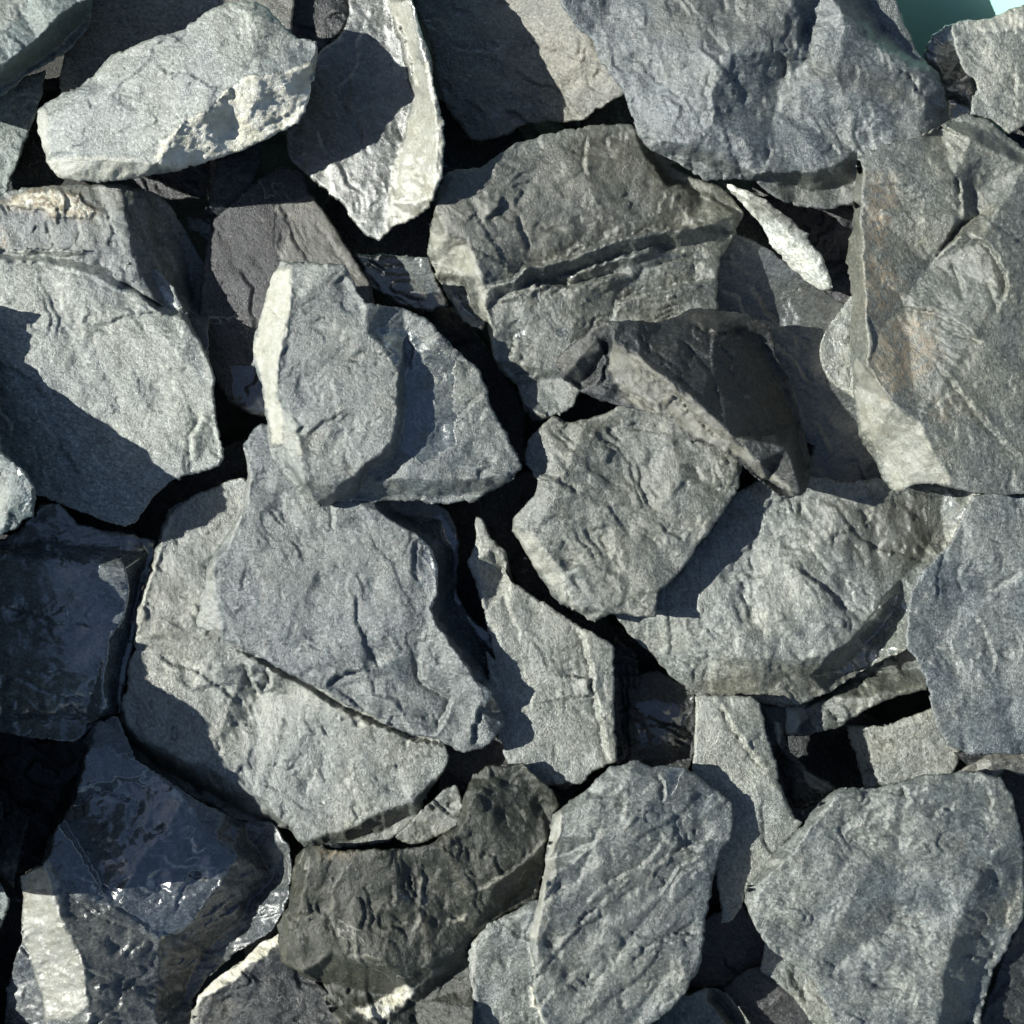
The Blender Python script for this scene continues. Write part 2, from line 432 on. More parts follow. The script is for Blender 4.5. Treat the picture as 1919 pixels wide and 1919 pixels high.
# ------------------------------------------------------------ the green tub
def tub():
    m = bpy.data.materials.new('green_plastic'); m.use_nodes = True
    b = m.node_tree.nodes['Principled BSDF']
    n = m.node_tree.nodes.new('ShaderNodeTexNoise'); n.inputs['Scale'].default_value = 60; n.inputs['Detail'].default_value = 4
    r = m.node_tree.nodes.new('ShaderNodeValToRGB')
    r.color_ramp.elements[0].color = (.30, .56, .48, 1); r.color_ramp.elements[1].color = (.34, .61, .53, 1)
    m.node_tree.links.new(n.outputs[0], r.inputs[0]); m.node_tree.links.new(r.outputs[0], b.inputs['Base Color'])
    b.inputs['Roughness'].default_value = .4
    prof = [(0, -262), (600, -262), (1520, -258), (1590, -235), (1630, -190), (1740, 20), (1800, 52), (1850, 62), (1872, 56), (1874, 44),
            (1860, 38), (1805, 32), (1752, 0), (1650, -200), (1600, -262), (1520, -285), (0, -285)]
    seg = 128; vs_, fs = [], []
    for rr, z in prof:
        for k in range(seg):
            a = 2 * math.pi * k / seg
            vs_.append(((rr * math.cos(a) - 250) * S, (rr * math.sin(a) - 350) * S, z * S))
    for i in range(len(prof) - 1):
        for k in range(seg):
            fs.append((i * seg + k, i * seg + (k + 1) % seg, (i + 1) * seg + (k + 1) % seg, (i + 1) * seg + k))
    me = bpy.data.meshes.new('tub'); me.from_pydata(vs_, [], fs)
    import bmesh
    bm = bmesh.new(); bm.from_mesh(me); bmesh.ops.remove_doubles(bm, verts=bm.verts, dist=1e-6)
    bmesh.ops.recalc_face_normals(bm, faces=bm.faces); bm.to_mesh(me); bm.free()
    me.polygons.foreach_set('use_smooth', [True] * len(me.polygons))
    me.materials.append(m)
    o = bpy.data.objects.new('plastic_tub', me); scene.collection.objects.link(o)
    o['label'] = 'mint green plastic tub holding the slate, seen in the top right corner'; o['category'] = 'tub'
tub()
def grit():
    m = slate('wet_grit', (.018, .018, .018), rough=.6, bump=2)
    rr = np.linspace(0, 1590, 60); th = np.linspace(0, 2 * np.pi, 181)[:-1]
    A_, B_ = np.meshgrid(rr, th, indexing='ij'); x = A_ * np.cos(B_); y = A_ * np.sin(B_)
    z = -236 + 14 * fbm(x / 30, y / 30, 4); vs_ = np.stack([(x - 250) * S, (y - 350) * S, z * S], -1).reshape(-1, 3)
    fs = [(i * 180 + k, (i + 1) * 180 + k, (i + 1) * 180 + (k + 1) % 180, i * 180 + (k + 1) % 180) for i in range(59) for k in range(180)]
    me = bpy.data.meshes.new('grit'); me.from_pydata(vs_.tolist(), [], fs); me.materials.append(m)
    o = bpy.data.objects.new('slate_grit', me); scene.collection.objects.link(o)
    o['kind'] = 'stuff'; o['label'] = 'black wet slate grit in the bottom of the tub'; o['category'] = 'grit'
grit()
def ground():
    m = bpy.data.materials.new('paving'); m.use_nodes = True
    b = m.node_tree.nodes['Principled BSDF']
    n = m.node_tree.nodes.new('ShaderNodeTexNoise'); n.inputs['Scale'].default_value = 40; n.inputs['Detail'].default_value = 8
    r = m.node_tree.nodes.new('ShaderNodeValToRGB')
    r.color_ramp.elements[0].color = (.12, .115, .1, 1); r.color_ramp.elements[1].color = (.26, .25, .22, 1)
    m.node_tree.links.new(n.outputs[0], r.inputs[0]); m.node_tree.links.new(r.outputs[0], b.inputs['Base Color'])
    b.inputs['Roughness'].default_value = .9
    me = bpy.data.meshes.new('ground'); q = 20.0; z = -286 * S
    me.from_pydata([(-q, -q, z), (q, -q, z), (q, q, z), (-q, q, z)], [], [(0, 1, 2, 3)]); me.materials.append(m)
    o = bpy.data.objects.new('ground', me); scene.collection.objects.link(o); o['kind'] = 'structure'
ground()

# ------------------------------------------------------------ the stones, top row first
stone('rounded teal grey stone with a pale chipped top in the top left corner',
      'A -400,-300 480,-300 478,60 450,150 360,260 240,330 120,400 60,460 0,500 -400,560', 175, 'teal_slate',
      ridges=['A -200,300,20 20,330,18 110,270,20 180,210,15 250,130,20 330,60,18 440,0,14 460,-100,10', 'A -200,480,-90 0,440,-75 180,330,-80 330,210,-70 430,100,-60'],
      thick=150, rough=5, pale=[('A -300,-200 150,-200 130,60 60,120 -20,200 -300,250', .25)])
stone('flat brown purple slab lying behind the quartz edged stone',
      'A 250,-300 1540,-300 1500,200 900,600 330,620 305,400 330,300', 55, 'brown_slate', rough=1.5, flake=1.5, thick=130, ang=.2)
stone('pale grey stone with a creamy white quartz crust along its lower right side',
      'A 185,590 200,560 270,510 390,450 480,395 560,290 690,230 830,180 950,150 1000,110 1080,50 1180,10 1310,5 1380,45 1450,130 1540,200 1625,210 1640,250 1620,350 1600,440 1580,540 1530,630 1440,680 1350,725 1200,790 1050,840 900,880 700,915 520,935 400,930 300,910 240,830 220,760 200,690',
      205, 'pale_slate', tilt=(.10, 0.05), ridges=['A 260,800,-8 420,820,0 640,830,0 800,840,0 870,710,5 960,620,8 1080,550,10 1200,430,10 1320,385,8 1440,375,5 1590,330,0',
      'A 900,850,-12 1040,740,-9 1180,670,-14 1330,640,-12 1500,560,-18', 'A 250,600,4 500,480,8 800,280,10 1100,120,10 1290,60,8'],
      rims=['A 185,590,-20 220,760,-30 300,910,-35 520,935,-35 700,915,-40 900,880,-46 1200,790,-50 1440,680,-52 1580,540,-44 1620,350,-20'], thick=130, rough=1.3, flake=2, ang=-.35, edge=9,
      pale=['A 800,860 820,740 940,640 1080,555 1190,440 1290,390 1420,385 1600,320 1640,440 1540,640 1350,740 1080,840 900,890', ('A 240,830 500,790 800,830 800,920 500,940 300,920', .45), ('A 180,560 240,560 260,840 200,760', .3)],
      brown=[('A 1400,300 1620,280 1600,440 1300,420', .15)])
stone('small black stone in shadow between the quartz edged stone and its right neighbour',
      'A 1400,40 1480,-120 1790,-150 1800,70 1750,170 1640,260 1500,240', 30, 'black_slate', rough=3, thick=90)
stone('tall flat stone with dark shaded face and bright crumbly white right edge',
      'B 140,-250 150,60 115,170 0,260 -100,400 -180,600 -160,820 0,960 105,1035 150,1110 220,1200 300,1245 370,1170 520,1110 580,1030 630,900 640,700 620,560 580,430 580,330 520,150 470,0 480,-250',
      95, 'satin_slate', tilt=(.15, 0), ridges=['B 345,-100 345,0 400,180 480,490 440,650 400,800 375,900 340,1050 305,1200', 'B 480,60,58 530,300,70 560,450,62 600,620,68 600,800,65 590,950,55'],
      thick=130, rough=3.5, flake=1.5, ang=1.3, edge=7,
      ledges=[('B 380,60 440,200 480,380 520,470', 14, 14), ('B 470,650 410,820 400,950 420,1020', -8, 20)],
      pale=[('B 350,0 420,200 480,490 450,650 390,800 360,1000 300,1240 620,1130 660,900 640,600 560,300 480,0', .38)],  # pale patch paints the sun glitter of the right facet
      wet=[('B 430,-50 500,-50 560,330 510,340', .8)])
stone('brownish flat slab left of the big blue grey boulder, its left half in blue shadow',
      'B 460,-250 480,20 540,150 580,300 620,480 650,560 720,640 780,730 870,720 960,690 1060,640 1150,630 1270,620 1350,620 1420,560 1480,530 1570,480 1560,420 1450,200 1360,100 1300,0 1300,-250',
      25, 'brown_slate', tilt=(.12, .04), rough=1.8, flake=2.5, ang=.9, thick=120, ridges=['B 1000,200,0 1200,420,2 1350,560,0', 'B 1230,0,16 1400,260,18 1500,400,12'],
      ledges=[('B 940,570 1010,590 1080,640', -6, 12)], wet=[('B 480,0 960,30 1060,230 1130,380 1260,560 1300,620 780,740 560,400', .35)])  # film patch traces the cast shadow, darkening the shaded half in colour
stone('big blue grey boulder with broad facets at top right, largest of the top row',
      'B 1200,-250 1240,20 1310,130 1390,200 1420,280 1500,400 1560,480 1590,560 1620,680 1680,760 C 20,780 150,840 270,930 400,920 530,930 620,1000 740,1060 940,1075 1060,1040 1150,980 1300,900 1500,700 1530,610 1530,560 1510,470 1480,380 1400,300 1350,220 1300,100 1250,-20 1230,-250',
      190, 'blue_slate', tilt=(-.06, .02),
      ridges=['C 740,-40,20 770,50,12 800,120,4 815,270,6 960,340,10 1150,400,8 1280,450,5 1400,520,0 1500,590,-20',
              'C 900,-60,25 1000,60,20 1130,190,12 1180,260,10 1350,340,6 1500,450,-8', 'C 1060,-80,-15 1180,120,-28 1300,250,-30 1400,320,-32',
              'C 20,770,-12 70,735,-4 180,735,0 330,780,0 410,860,-2 540,895,0 800,885,0 950,850,2 1060,780,-4',
              'C 560,920,-30 720,960,-38 900,980,-38 1050,930,-30', 'C 120,800,-26 280,850,-24 380,900,-30',
              'C 340,300,14 420,280,16 640,265,16 740,230,14', 'C 670,420,-4 640,560,-6 620,760,-4', 'C 300,500,10 330,640,8 480,720,6'],
      ledges=[('C 660,260 700,330 690,420', -12, 25), ('C 330,300 290,480 320,640', -6, 30), ('C 1310,370 1370,460 1450,540', 8, 14), ('C 750,20 800,110 760,220', 10, 40)],
      rims=['B 1310,130,-15 1500,400,-22 1600,680,-22'], thick=170, rough=3.5, flake=3, ang=1.2, edge=8, warp=5,
      brown=[('C 0,-50 700,-50 760,150 700,240 350,260 0,180', .45), ('C 820,290 1250,400 1400,540 1200,520 1000,430 800,400', .5), ('C 540,890 1060,870 1060,1080 700,1060', .5)])
stone('pale brown grey stone beside the green plastic in the top right corner',
      'C 1550,130 1580,105 1680,105 1750,90 1919,20 2300,-60 2300,560 1919,645 1840,695 1750,610 1640,590 1650,490 1680,470 1670,410 1610,370 1580,300 1555,210',
      150, 'light_slate', tilt=(-.03, .02), ridges=['C 1680,470,0 1800,420,4 2000,370,0', 'C 1740,170,2 1900,130,4'], rough=2.5, flake=2, ang=1.0, thick=90,
      pale=[('C 1800,60 1930,60 1930,150 1700,160 1600,140 1620,110', .3)])
stone('dark blue grey stone tucked between the boulder and the pale corner stone',
      'C 1400,280 1450,180 1520,130 1620,100 1720,300 1720,500 1660,600 1560,630 1500,600 1450,400', 55, 'wet_slate', tilt=(-.1, 0), ridges=['C 1470,330,0 1540,450,-14 1620,470,-10', 'C 1530,540,-20 1660,540,-10'], rough=3, thick=90)
stone('dark stone filling the gap under the corner stone at the right edge',
      'C 1800,700 1850,650 2100,560 2200,900 1900,860', 60, 'black_slate', rough=3, thick=90)
stone('large rust flecked grey stone on the right edge with a long olive left side',
      'C 1070,800 1150,770 1210,740 1390,700 1480,655 1530,620 1640,590 1720,610 1790,660 1850,710 1919,760 2300,900 F 2300,900 1919,895 1800,900 1660,890 1450,838 1330,850 1300,890 1240,880 1200,820 1130,690 1070,600 1060,480 1045,330 1025,200 1020,100 C 1030,1640 1040,1560 1022,1450 1005,1330 1040,1150 1045,1000 1060,880',
      205, 'olive_slate', tilt=(-.03, .02),
      ridges=['C 1078,805,0 1098,900,4 1078,1050,4 1088,1300,5 1112,1550,6 1135,1750,6 F 1110,90,6 1120,240,6 1240,425,8 1380,525,6 1440,650,4 1520,780,2 1600,838,0',
              'C 1500,640,0 1650,720,6 1919,850,4 2200,950,0', 'C 1560,620,-16 1700,660,-14 1900,790,-16',
              'C 1700,800,4 1660,980,-8 1680,1100,-4 1560,1200,-8 1440,1360,-6 1300,1560,-4 F 1150,100,2', 'C 1560,900,6 1590,1060,5 1560,1160,8', 'C 1580,1210,12 1700,1230,14 1820,1380,14 1800,1480,14'],
      ledges=[('C 1620,1190 1740,1270 1820,1400 1830,1480 1790,1560', -16, 25), ('C 1550,1350 1590,1430 1615,1540', -10, 18), ('C 1570,900 1600,1030 1590,1130', -12, 22), ('C 1730,1440 1780,1560 1790,1610', -8, 15),
              ('C 1250,1580 1450,1600 1600,1680 1720,1780', -9, 22), ('F 1430,180 1550,320 1680,480 1800,620 1919,720', -7, 18), ('F 1480,10 1580,70 1700,110', -7, 16), ('F 1620,430 1750,560 1850,650', -5, 14),
              ('C 1120,950 1350,960', -4, 30)],
      rims=['C 1060,880,-60 1045,1000,-60 1040,1150,-70 1005,1330,-90 1022,1450,-80 1030,1640,-70 F 1025,200,-70 1060,480,-90 1130,690,-100 1200,820,-100 1300,890,-80 1450,838,-20'], thick=150, rough=3.0, flake=2, ang=.75, edge=6, warp=4,
      rust=[('C 1110,900 1250,900 1260,1100 1180,1300 1300,1450 1200,1620 1110,1600', .6), ('F 1200,0 1450,-40 1500,200 1400,300 1200,420 1130,200', .55), ('F 1300,400 1500,380 1650,500 1500,560', .3)],
      pale=[('F 1050,200 1120,260 1240,430 1400,540 1440,660 1560,840 1440,830 1250,880 1180,700 1060,500', .28)])  # sunlight on the lower left face painted in as pale colour
stone('narrow white stone wedged upright beside the dark gap, brightest stone on the right',
      'C 368,938 440,960 580,1020 700,1110 800,1200 880,1320 930,1440 942,1492 880,1490 800,1440 720,1370 640,1290 590,1190 530,1110 460,1030',
      125, 'quartz', tilt=(0, 0), ridges=['C 420,975,10 600,1090,14 740,1230,16 860,1390,14 925,1470,4'], rough=4, flake=3, ang=.9, edge=9, rims=['C 460,1030,-25 640,1290,-28 880,1490,-20'], thick=90, step=3.2,
      brown=[('C 500,960 720,1090 850,1260 800,1260 680,1170 520,1060', .8)])
stone('rough brown stone behind the narrow white one under the boulder',
      'C 480,880 1120,900 1120,1580 980,1560 900,1500 750,1300 600,1100', 50, 'smoked_slate', rough=7, flake=6, ang=1.2, thick=110,
      ledges=[('C 880,1350 950,1350 1060,1340', -10, 14), ('C 900,1420 1000,1400 1080,1420', -10, 10)], tilt=(.12, 0))
stone('flat dark slab in the shadowed hollow left of the rust flecked stone',
      'C 320,1180 500,1220 640,1300 760,1400 870,1480 980,1550 1060,1580 F 1060,80 1100,450 1250,860 1150,930 1000,920 850,870 600,600 450,200 C 340,1640', 18, 'damp_slate', tilt=(.04, -.02), rough=1.2, flake=1.5, thick=90, ang=.8,
      brown=[('C 560,1430 900,1450 1000,1560 900,1700 600,1620', .3)])
stone('small smooth blue grey stone propped against the left side of the rust flecked stone',
      'C 1060,1480 1000,1560 950,1630 905,1690 F 875,110 862,180 885,260 940,330 1010,380 1090,430 1100,100', 72, 'light_slate', tilt=(0.1, 0),
      ridges=['C 1060,1760,-8 1000,1740,-3 F 920,40,-2 890,110,-2'], rough=2.5, thick=90, wet=[('F 870,60 1060,60 1060,400 900,350', .4)])

# ------------------------------------------------------------ the middle of the heap
stone('broad brown grey stone at the centre with a staircase of dark broken layers',
      'B 580,1050 600,980 650,880 720,870 820,860 1000,740 1200,680 1400,640 1600,640 1650,700 1720,780 1850,840 C 100,850 270,930 370,960 400,990 480,1100 440,1190 380,1300 350,1370 345,1450 350,1580 300,1700 E 1500,200 1340,360 1300,440 1250,480 1190,490 1140,520 1080,510 1045,450 1020,380 1010,330 950,290 910,230 870,130 860,0 B 830,1700 740,1660 720,1640 690,1580 650,1520 600,1430 570,1340 550,1310 560,1250 565,1180 580,1100',
      125, 'olive_slate', tilt=(-.10, .03),
      ridges=['B 600,1060,0 640,1200,2 760,1230,6 800,1340,8 850,1450,6', 'B 580,1400,-30 740,1415,-28 800,1440,-4 850,1600,-6 880,1700,-6 890,1850,-8 E 930,210,-8 1010,330,-8 1060,460,-6',
              'B 640,1450,-52 740,1560,-60 850,1690,-50', 'B 950,1000,4 1100,920,2 1300,760,4 1400,690,2', 'B 1650,760,0 1780,950,2 1900,1130,0 C 300,1120,0 430,1100,-6', 'C 80,900,-18 300,1010,-22 440,1100,-24',
              'B 860,1490,4 1000,1440,6 1050,1385,8 1250,1340,8 1500,1240,8 1700,1200,8 C 60,1190,6 350,1140,0', 'B 1000,1500,-4 1400,1430,-6 1700,1330,-6 C 60,1290,-8 360,1200,-12'],
      ledges=[('B 850,1470 1000,1430 1050,1370 1250,1330 1500,1230 1700,1190 1919,1160 C 350,1130', 40, 70), ('B 1000,1470 1150,1455 1300,1470 1500,1410 1600,1410', 26, 35), ('B 1500,1640 1530,1550 1650,1500 1919,1450 C 330,1430', 30, 34),
              ('B 1180,1440 1300,1400 1500,1330 1700,1270 1850,1280', 18, 20), ('B 940,1010 900,1090 850,1130', 8, 30), ('B 990,1080 1040,1200 1080,1300', 6, 25), ('B 1380,700 1350,850 1380,900', -6, 20), ('B 1480,700 1460,760', -6, 20), ('B 900,1540 1000,1500 1100,1480', 8, 14), ('C 20,1380 150,1330 300,1330', 9, 14), ('B 1650,1300 1750,1290 1880,1300', 7, 10),
              ('E 1000,60 1000,130 960,200', -8, 14), ('E 980,300 1130,270', 8, 20)],
      rims=['B 580,1100,-25 560,1250,-45 570,1340,-55 600,1430,-60 690,1580,-75 740,1660,-75','E 860,0,-45 910,230,-45 1020,380,-40 1080,510,-40'], thick=160, rough=3.2, flake=3, ang=-.25, edge=7, warp=5, wet=[('B 640,1000 1400,700 1800,1100 1000,1380', .22), ('B 600,1430 760,1420 870,1640 860,1740 740,1660', .5), ('B 880,1480 C 340,1150 340,1600 E 1200,200 900,60', .36)],
      brown=[('B 600,900 1600,640 1919,1150 1000,1400 600,1230', .4)], pale=[('B 560,1180 760,1250 850,1450 900,1850 860,1780 790,1430 600,1420', .32), ('E 870,0 920,200 1010,320 1080,500 1000,420 860,150', .3)])  # left edge glints painted as pale colour
stone('dark wedge shaped stone with a smooth shaded face and striped crumbling left edge',
      'E 1208,210 1260,150 1350,90 1400,40 1470,10 1530,0 C 30,1655 130,1630 180,1600 250,1580 350,1590 500,1620 610,1680 F 620,58 650,190 720,330 770,500 820,700 850,640 800,890 740,915 690,915 610,860 540,810 480,750 420,700 300,640 200,620 E 1919,640 1800,500 1700,475 1560,440 1450,420 1350,370 1250,310 1215,250',
      150, 'dark_slate',
      ridges=['E 1492,30,62 1510,100,64 1640,190,66 1770,290,66 1919,400,66 F 120,300,66 260,430,66 420,590,64 560,730,58 700,660,52 770,890,20',
              'E 1480,64,46 1490,160,20 1480,260,24 1580,400,12', 'E 1230,230,14 1330,200,26 1430,80,30', 'E 1340,330,0 1420,240,4 1480,130,16',
              'E 1560,260,26 1700,370,28 1860,500,26 F 60,440,26 250,620,24 400,690,20 600,830,8',
              'C 140,1640,12 350,1660,0 560,1690,-28', 'F 560,100,-40 650,280,-56 740,520,-64 800,760,-30'],
      ledges=[('E 1560,170 1720,300 1880,430 F 120,400 300,550 450,680', -15, 12), ('E 1500,330 1640,400 1760,470', -14, 14), ('E 1640,230 1800,350 1919,470 F 200,450 350,600', -9, 9), ('E 1600,40 1700,160 1860,270 F 60,230 300,440', 5, 10), ('F 100,60 300,260 500,520 620,700', 5, 10), ('C 200,1660 350,1720 500,1690', -10, 14), ('E 1440,100 1480,200 1440,320', 14, 14)],
      thick=120, rough=2.6, flake=3, warp=2.5, ang=.78, edge=5,
      pale=[('E 1208,210 1400,40 1480,20 1440,130 1340,330', .12), ('E 1500,100 1700,240 1919,400 F 120,300 400,590 700,850 740,900 480,740 E 1919,590 1560,420 1480,250', .28)],  # pale colour paints the sunlit left strip and small facet lighter
      brown=[('C 120,1620 350,1590 600,1670 500,1700 250,1690', .4)])
stone('fan shaped olive grey stone in the middle, right of the black gap',
      'E 1190,490 1280,525 1400,500 1500,460 1560,430 1700,440 1800,480 1919,540 F 300,600 470,730 460,850 370,1000 250,1150 160,1290 50,1390 E 1740,1400 1725,1520 1620,1520 1500,1510 1400,1550 1350,1520 1220,1450 1130,1320 1040,1160 980,1080 1000,1000 1100,900 1120,830 1050,720 1050,670 1080,600 1120,560',
      128, 'olive_slate', tilt=(-.015, 0),
      ridges=['E 1010,1060,-4 1100,1090,2 1180,1220,2 1260,1300,2 1330,1480,0', 'E 1400,1540,-6 1450,1490,2 1580,1430,2 1740,1385,2', 'E 1120,810,2 1250,830,10 1400,960,6 1600,960,2 1800,900,4 F 200,800,4', 'E 1350,560,4 1550,720,-2 1700,860,4 1850,830,6'],
      ledges=[('E 1120,800 1220,810 1330,900', 7, 25), ('E 1250,1300 1360,1230 1480,1200', 5, 30)],
      rims=['E 980,1080,-25 1040,1160,-30 1130,1320,-35 1220,1450,-30 1350,1520,-20'], thick=110, rough=4, flake=4, ang=.6, edge=7, pale=[('E 1000,1080 1100,1100 1250,1300 1330,1500 1230,1440 1040,1180', .28)])  # painted glint along the lower left edge
stone('wide half shaded grey stone with lit lower edge, right of the fan shaped stone',
      'E 1400,1500 1520,1520 1600,1630 1700,1710 1800,1830 1900,1910 F 230,1919 I 235,238 400,230 560,265 680,290 800,270 910,220 F 960,1890 1100,1790 1300,1700 1400,1560 1480,1300 1600,1100 1700,1000 1700,840 1500,780 1300,800 1000,830 640,770 540,830 440,880 300,1080 150,1250 E 1750,1330 1600,1420',
      72, 'light_slate', tilt=(.02, .04),
      ridges=['F 1290,1330,-4 1180,1440,0 1060,1620,2 900,1740,4 780,1750,4 600,1740,5 420,1730,5 270,1600,4 130,1530,2 40,1500,0', 'F 400,1780,-4 300,1850,-14', 'F 700,1830,-10 820,1840,-16 I 880,200,-20',
              'F 1240,1500,-70 1100,1680,-76 960,1800,-80', 'F 1100,920,4 1350,960,-2 1450,1080,-16 1400,1230,-14', 'F 1500,900,-14 1500,1060,-26', 'F 620,1250,4 760,1260,8 900,1400,6'],
      ledges=[('F 700,1240 780,1290 930,1400 980,1480 1080,1490', 8, 30), ('F 1080,960 1100,1040 1150,1000', 6, 10), ('F 800,1740 900,1740 1000,1680', -9, 16)],
      rims=['E 1520,1520,-15 1700,1710,-35 1900,1910,-50 F 230,1919,-55 I 400,230,-45 700,285,-45 900,225,-40'], thick=140, rough=4.5, flake=4.5, ang=.9, edge=7, wet=[('F 1330,1380 1320,1680 960,1880 800,1820 960,1760 1180,1450', .7), ('F 1300,860 1660,880 1600,1050 1450,1220 1350,1000', .5)],
      brown=[('F 900,900 1400,900 1500,1150 1200,1350 900,1150', .5), ('F 400,1760 900,1800 I 900,240 250,230', .4)])
stone('flat blue grey stone cut by the right edge below the rust flecked stone',
      'F 1660,895 1780,890 1919,895 2300,900 I 2300,560 2000,540 1919,530 1720,530 1640,540 1530,490 1470,400 1430,220 1400,110 1330,0 F 1310,1680 1325,1500 1335,1400 1400,1280 1540,1150 1600,1010', 140, 'blue_slate', tilt=(.01, 0),
      ridges=['F 1600,1290,-2 1640,1390,-8 1780,1400,-4 1919,1290,2'], ledges=[('F 1600,1250 1580,1330 1620,1390', -6, 22), ('F 1700,1420 1850,1340 1919,1280', 5, 20)], rough=2.5, flake=2.6, ang=1.3, thick=110, edge=6)
stone('ribbed beige brown stone just below the wide grey stone, right of the dark pit',
      'I 670,280 760,200 900,150 1000,60 1200,-60 1380,-20 1430,120 1425,200 1300,225 1200,260 1100,310 960,400 760,445 690,435', -10, 'olive_slate', tilt=(0, 0),
      ridges=['I 790,300,10 960,240,14 1130,240,14 1290,205,12 1420,170,10', 'I 780,300,4 800,420,-4', 'I 900,180,-16 1150,120,-26 1380,90,-20'], rough=6, flake=7, ang=.4, thick=90, pale=[('I 680,290 790,290 800,350 740,440 690,430', .6)],
      wet=[('I 1000,0 1420,0 1420,150 950,200', .3)])
stone('pale grey speckled stone at the edge of the dark pit near the lower right',
      'I 1000,380 1200,390 1300,350 1480,280 1600,520 1550,650 1370,660 1100,720', -40, 'light_slate', tilt=(.10, 0), rough=5, flake=2, thick=90, ang=.3)
stone('small brown stone under the blue grey slab at the right edge',
      'I 1555,640 1690,560 1740,520 1919,520 2100,530 2100,660 1919,645 1820,610 1760,680', 110, 'brown_slate', ridges=['I 1690,560,6 1760,590,6 1900,560,4'], rough=3.5, thick=80, step=3.5)
stone('large mottled grey stone in the lower right corner with a rough wet right side',
      'I 480,1290 500,1200 570,1140 600,1070 700,980 780,900 850,800 910,740 980,700 1160,710 1250,680 1400,640 1500,630 1690,620 1800,650 1860,740 1890,860 1919,1000 1925,1350 1850,1500 1760,1650 1700,1850 1690,2250 900,2250 950,1919 900,1820 840,1700 740,1620 620,1540 550,1440 510,1360',
      160, 'grey_slate', tilt=(-.01, .01),
      ridges=['I 1880,900,0 1800,1020,2 1700,1160,4 1640,1240,4 1590,1380,4 1520,1600,4 1480,1919,4 1470,2100,4', 'I 1880,1200,-24 1820,1400,-26 1700,1650,-30 1620,1919,-34', 'I 560,1200,0 700,1080,4 860,860,4 960,740,2', 'I 1000,740,4 1300,720,6 1700,680,4 1820,780,2',
              'I 1000,1350,4 1250,1400,-4 1350,1700,4'],
      ledges=[('I 1440,880 1500,800 1560,830', 7, 20), ('I 1290,700 1330,760', -8, 12), ('I 1550,1600 1650,1560', -8, 12), ('I 1580,1480 1720,1450', -8, 12), ('I 1560,1750 1650,1720', -8, 12), ('I 700,1600 650,1530', -5, 14)],
      rims=['I 480,1290,-30 570,1140,-30 780,900,-25 910,740,-20'], thick=150, rough=5.5, flake=4, ang=.2, edge=8, warp=4, wet=[('I 1880,920 1640,1240 1480,1700 1480,1919 1700,1919 1919,1400', .34)])
stone('dark flat stone in the bottom right corner with a thin tan scratch',
      'I 1930,1330 1830,1520 1770,1690 1690,1919 1690,2250 2700,2250 2700,1330', 70, 'dark_slate', tilt=(-.06, 0), rough=1.5, flake=1.5, thick=90,
      rust=[('I 1830,1500 1930,1440 1930,1480 1850,1540', 1)], ledges=[('I 1730,1830 1860,1690', 5, 8)])
stone('tan wedge of stone showing under the lower left side of the mottled corner stone',
      'I 560,1640 585,1500 660,1480 900,1600 1000,1800 1000,2250 830,2250 830,1919 750,1800 640,1700', 30, 'light_slate', tilt=(0, 0), rough=3, thick=70, ang=.9)
stone('smooth dark slab in the shaded hollow left of the mottled corner stone',
      'I 240,1400 460,1280 600,1460 620,1660 400,1740 200,1740 230,1600', -20, 'smoked_slate', rough=1.2, flake=1, thick=70)
stone('dark olive leaf shaped stone at the bottom edge left of the mottled corner stone',
      'I 370,1730 520,1620 720,1610 860,1800 900,2250 500,2250 430,1900', 0, 'smoked_slate', rough=2, flake=2, thick=70, ridges=['I 640,1700,0 760,1830,0 830,1919,0'])
stone('small rounded stone at the bottom edge with a sunlit tan patch on its top',
      'I 0,1919 100,1790 200,1765 300,1730 390,1760 480,1860 540,1960 560,2250 -60,2250', 0, 'olive_slate', ridges=['I 180,1919,14 280,1795,14 390,1919,14 450,2100,14', 'I 330,1780,-4 470,1930,-6'], rough=4, flake=3, thick=80)
stone('long pale leaning slab between two large stones at the lower right',
      'I 228,230 380,230 520,236 560,270 580,330 590,400 640,550 680,720 740,860 782,880 740,950 640,1040 600,1120 520,1200 480,1280 420,1390 370,1395 330,1100 200,700 228,500', 95, 'light_slate', tilt=(0.03, 0),
      ledges=[('I 340,250 400,360 500,520 600,620', -10, 25), ('I 410,1330 470,1280', 6, 12)], ridges=['I 340,240,3 420,400,3 600,610,2 680,780,2'], rough=1.6, flake=1.4, ang=1.1, thick=80)
stone('dark streaked stone beside the dark pit, right of the long pale leaning slab',
      'I 540,240 690,285 690,440 720,530 850,640 960,700 900,780 780,895 700,880 600,500', 10, 'dark_slate', tilt=(.0, 0), ridges=['I 590,300,8 660,480,10 760,600,8 900,700,4', 'I 620,560,-6 740,820,-6'], rough=4.5, flake=5, ang=1.0, thick=70, step=3.5,
      pale=[('I 620,370 650,380 680,500 650,470', .5), ('I 780,600 900,690 950,710 870,740 800,660', .35)])
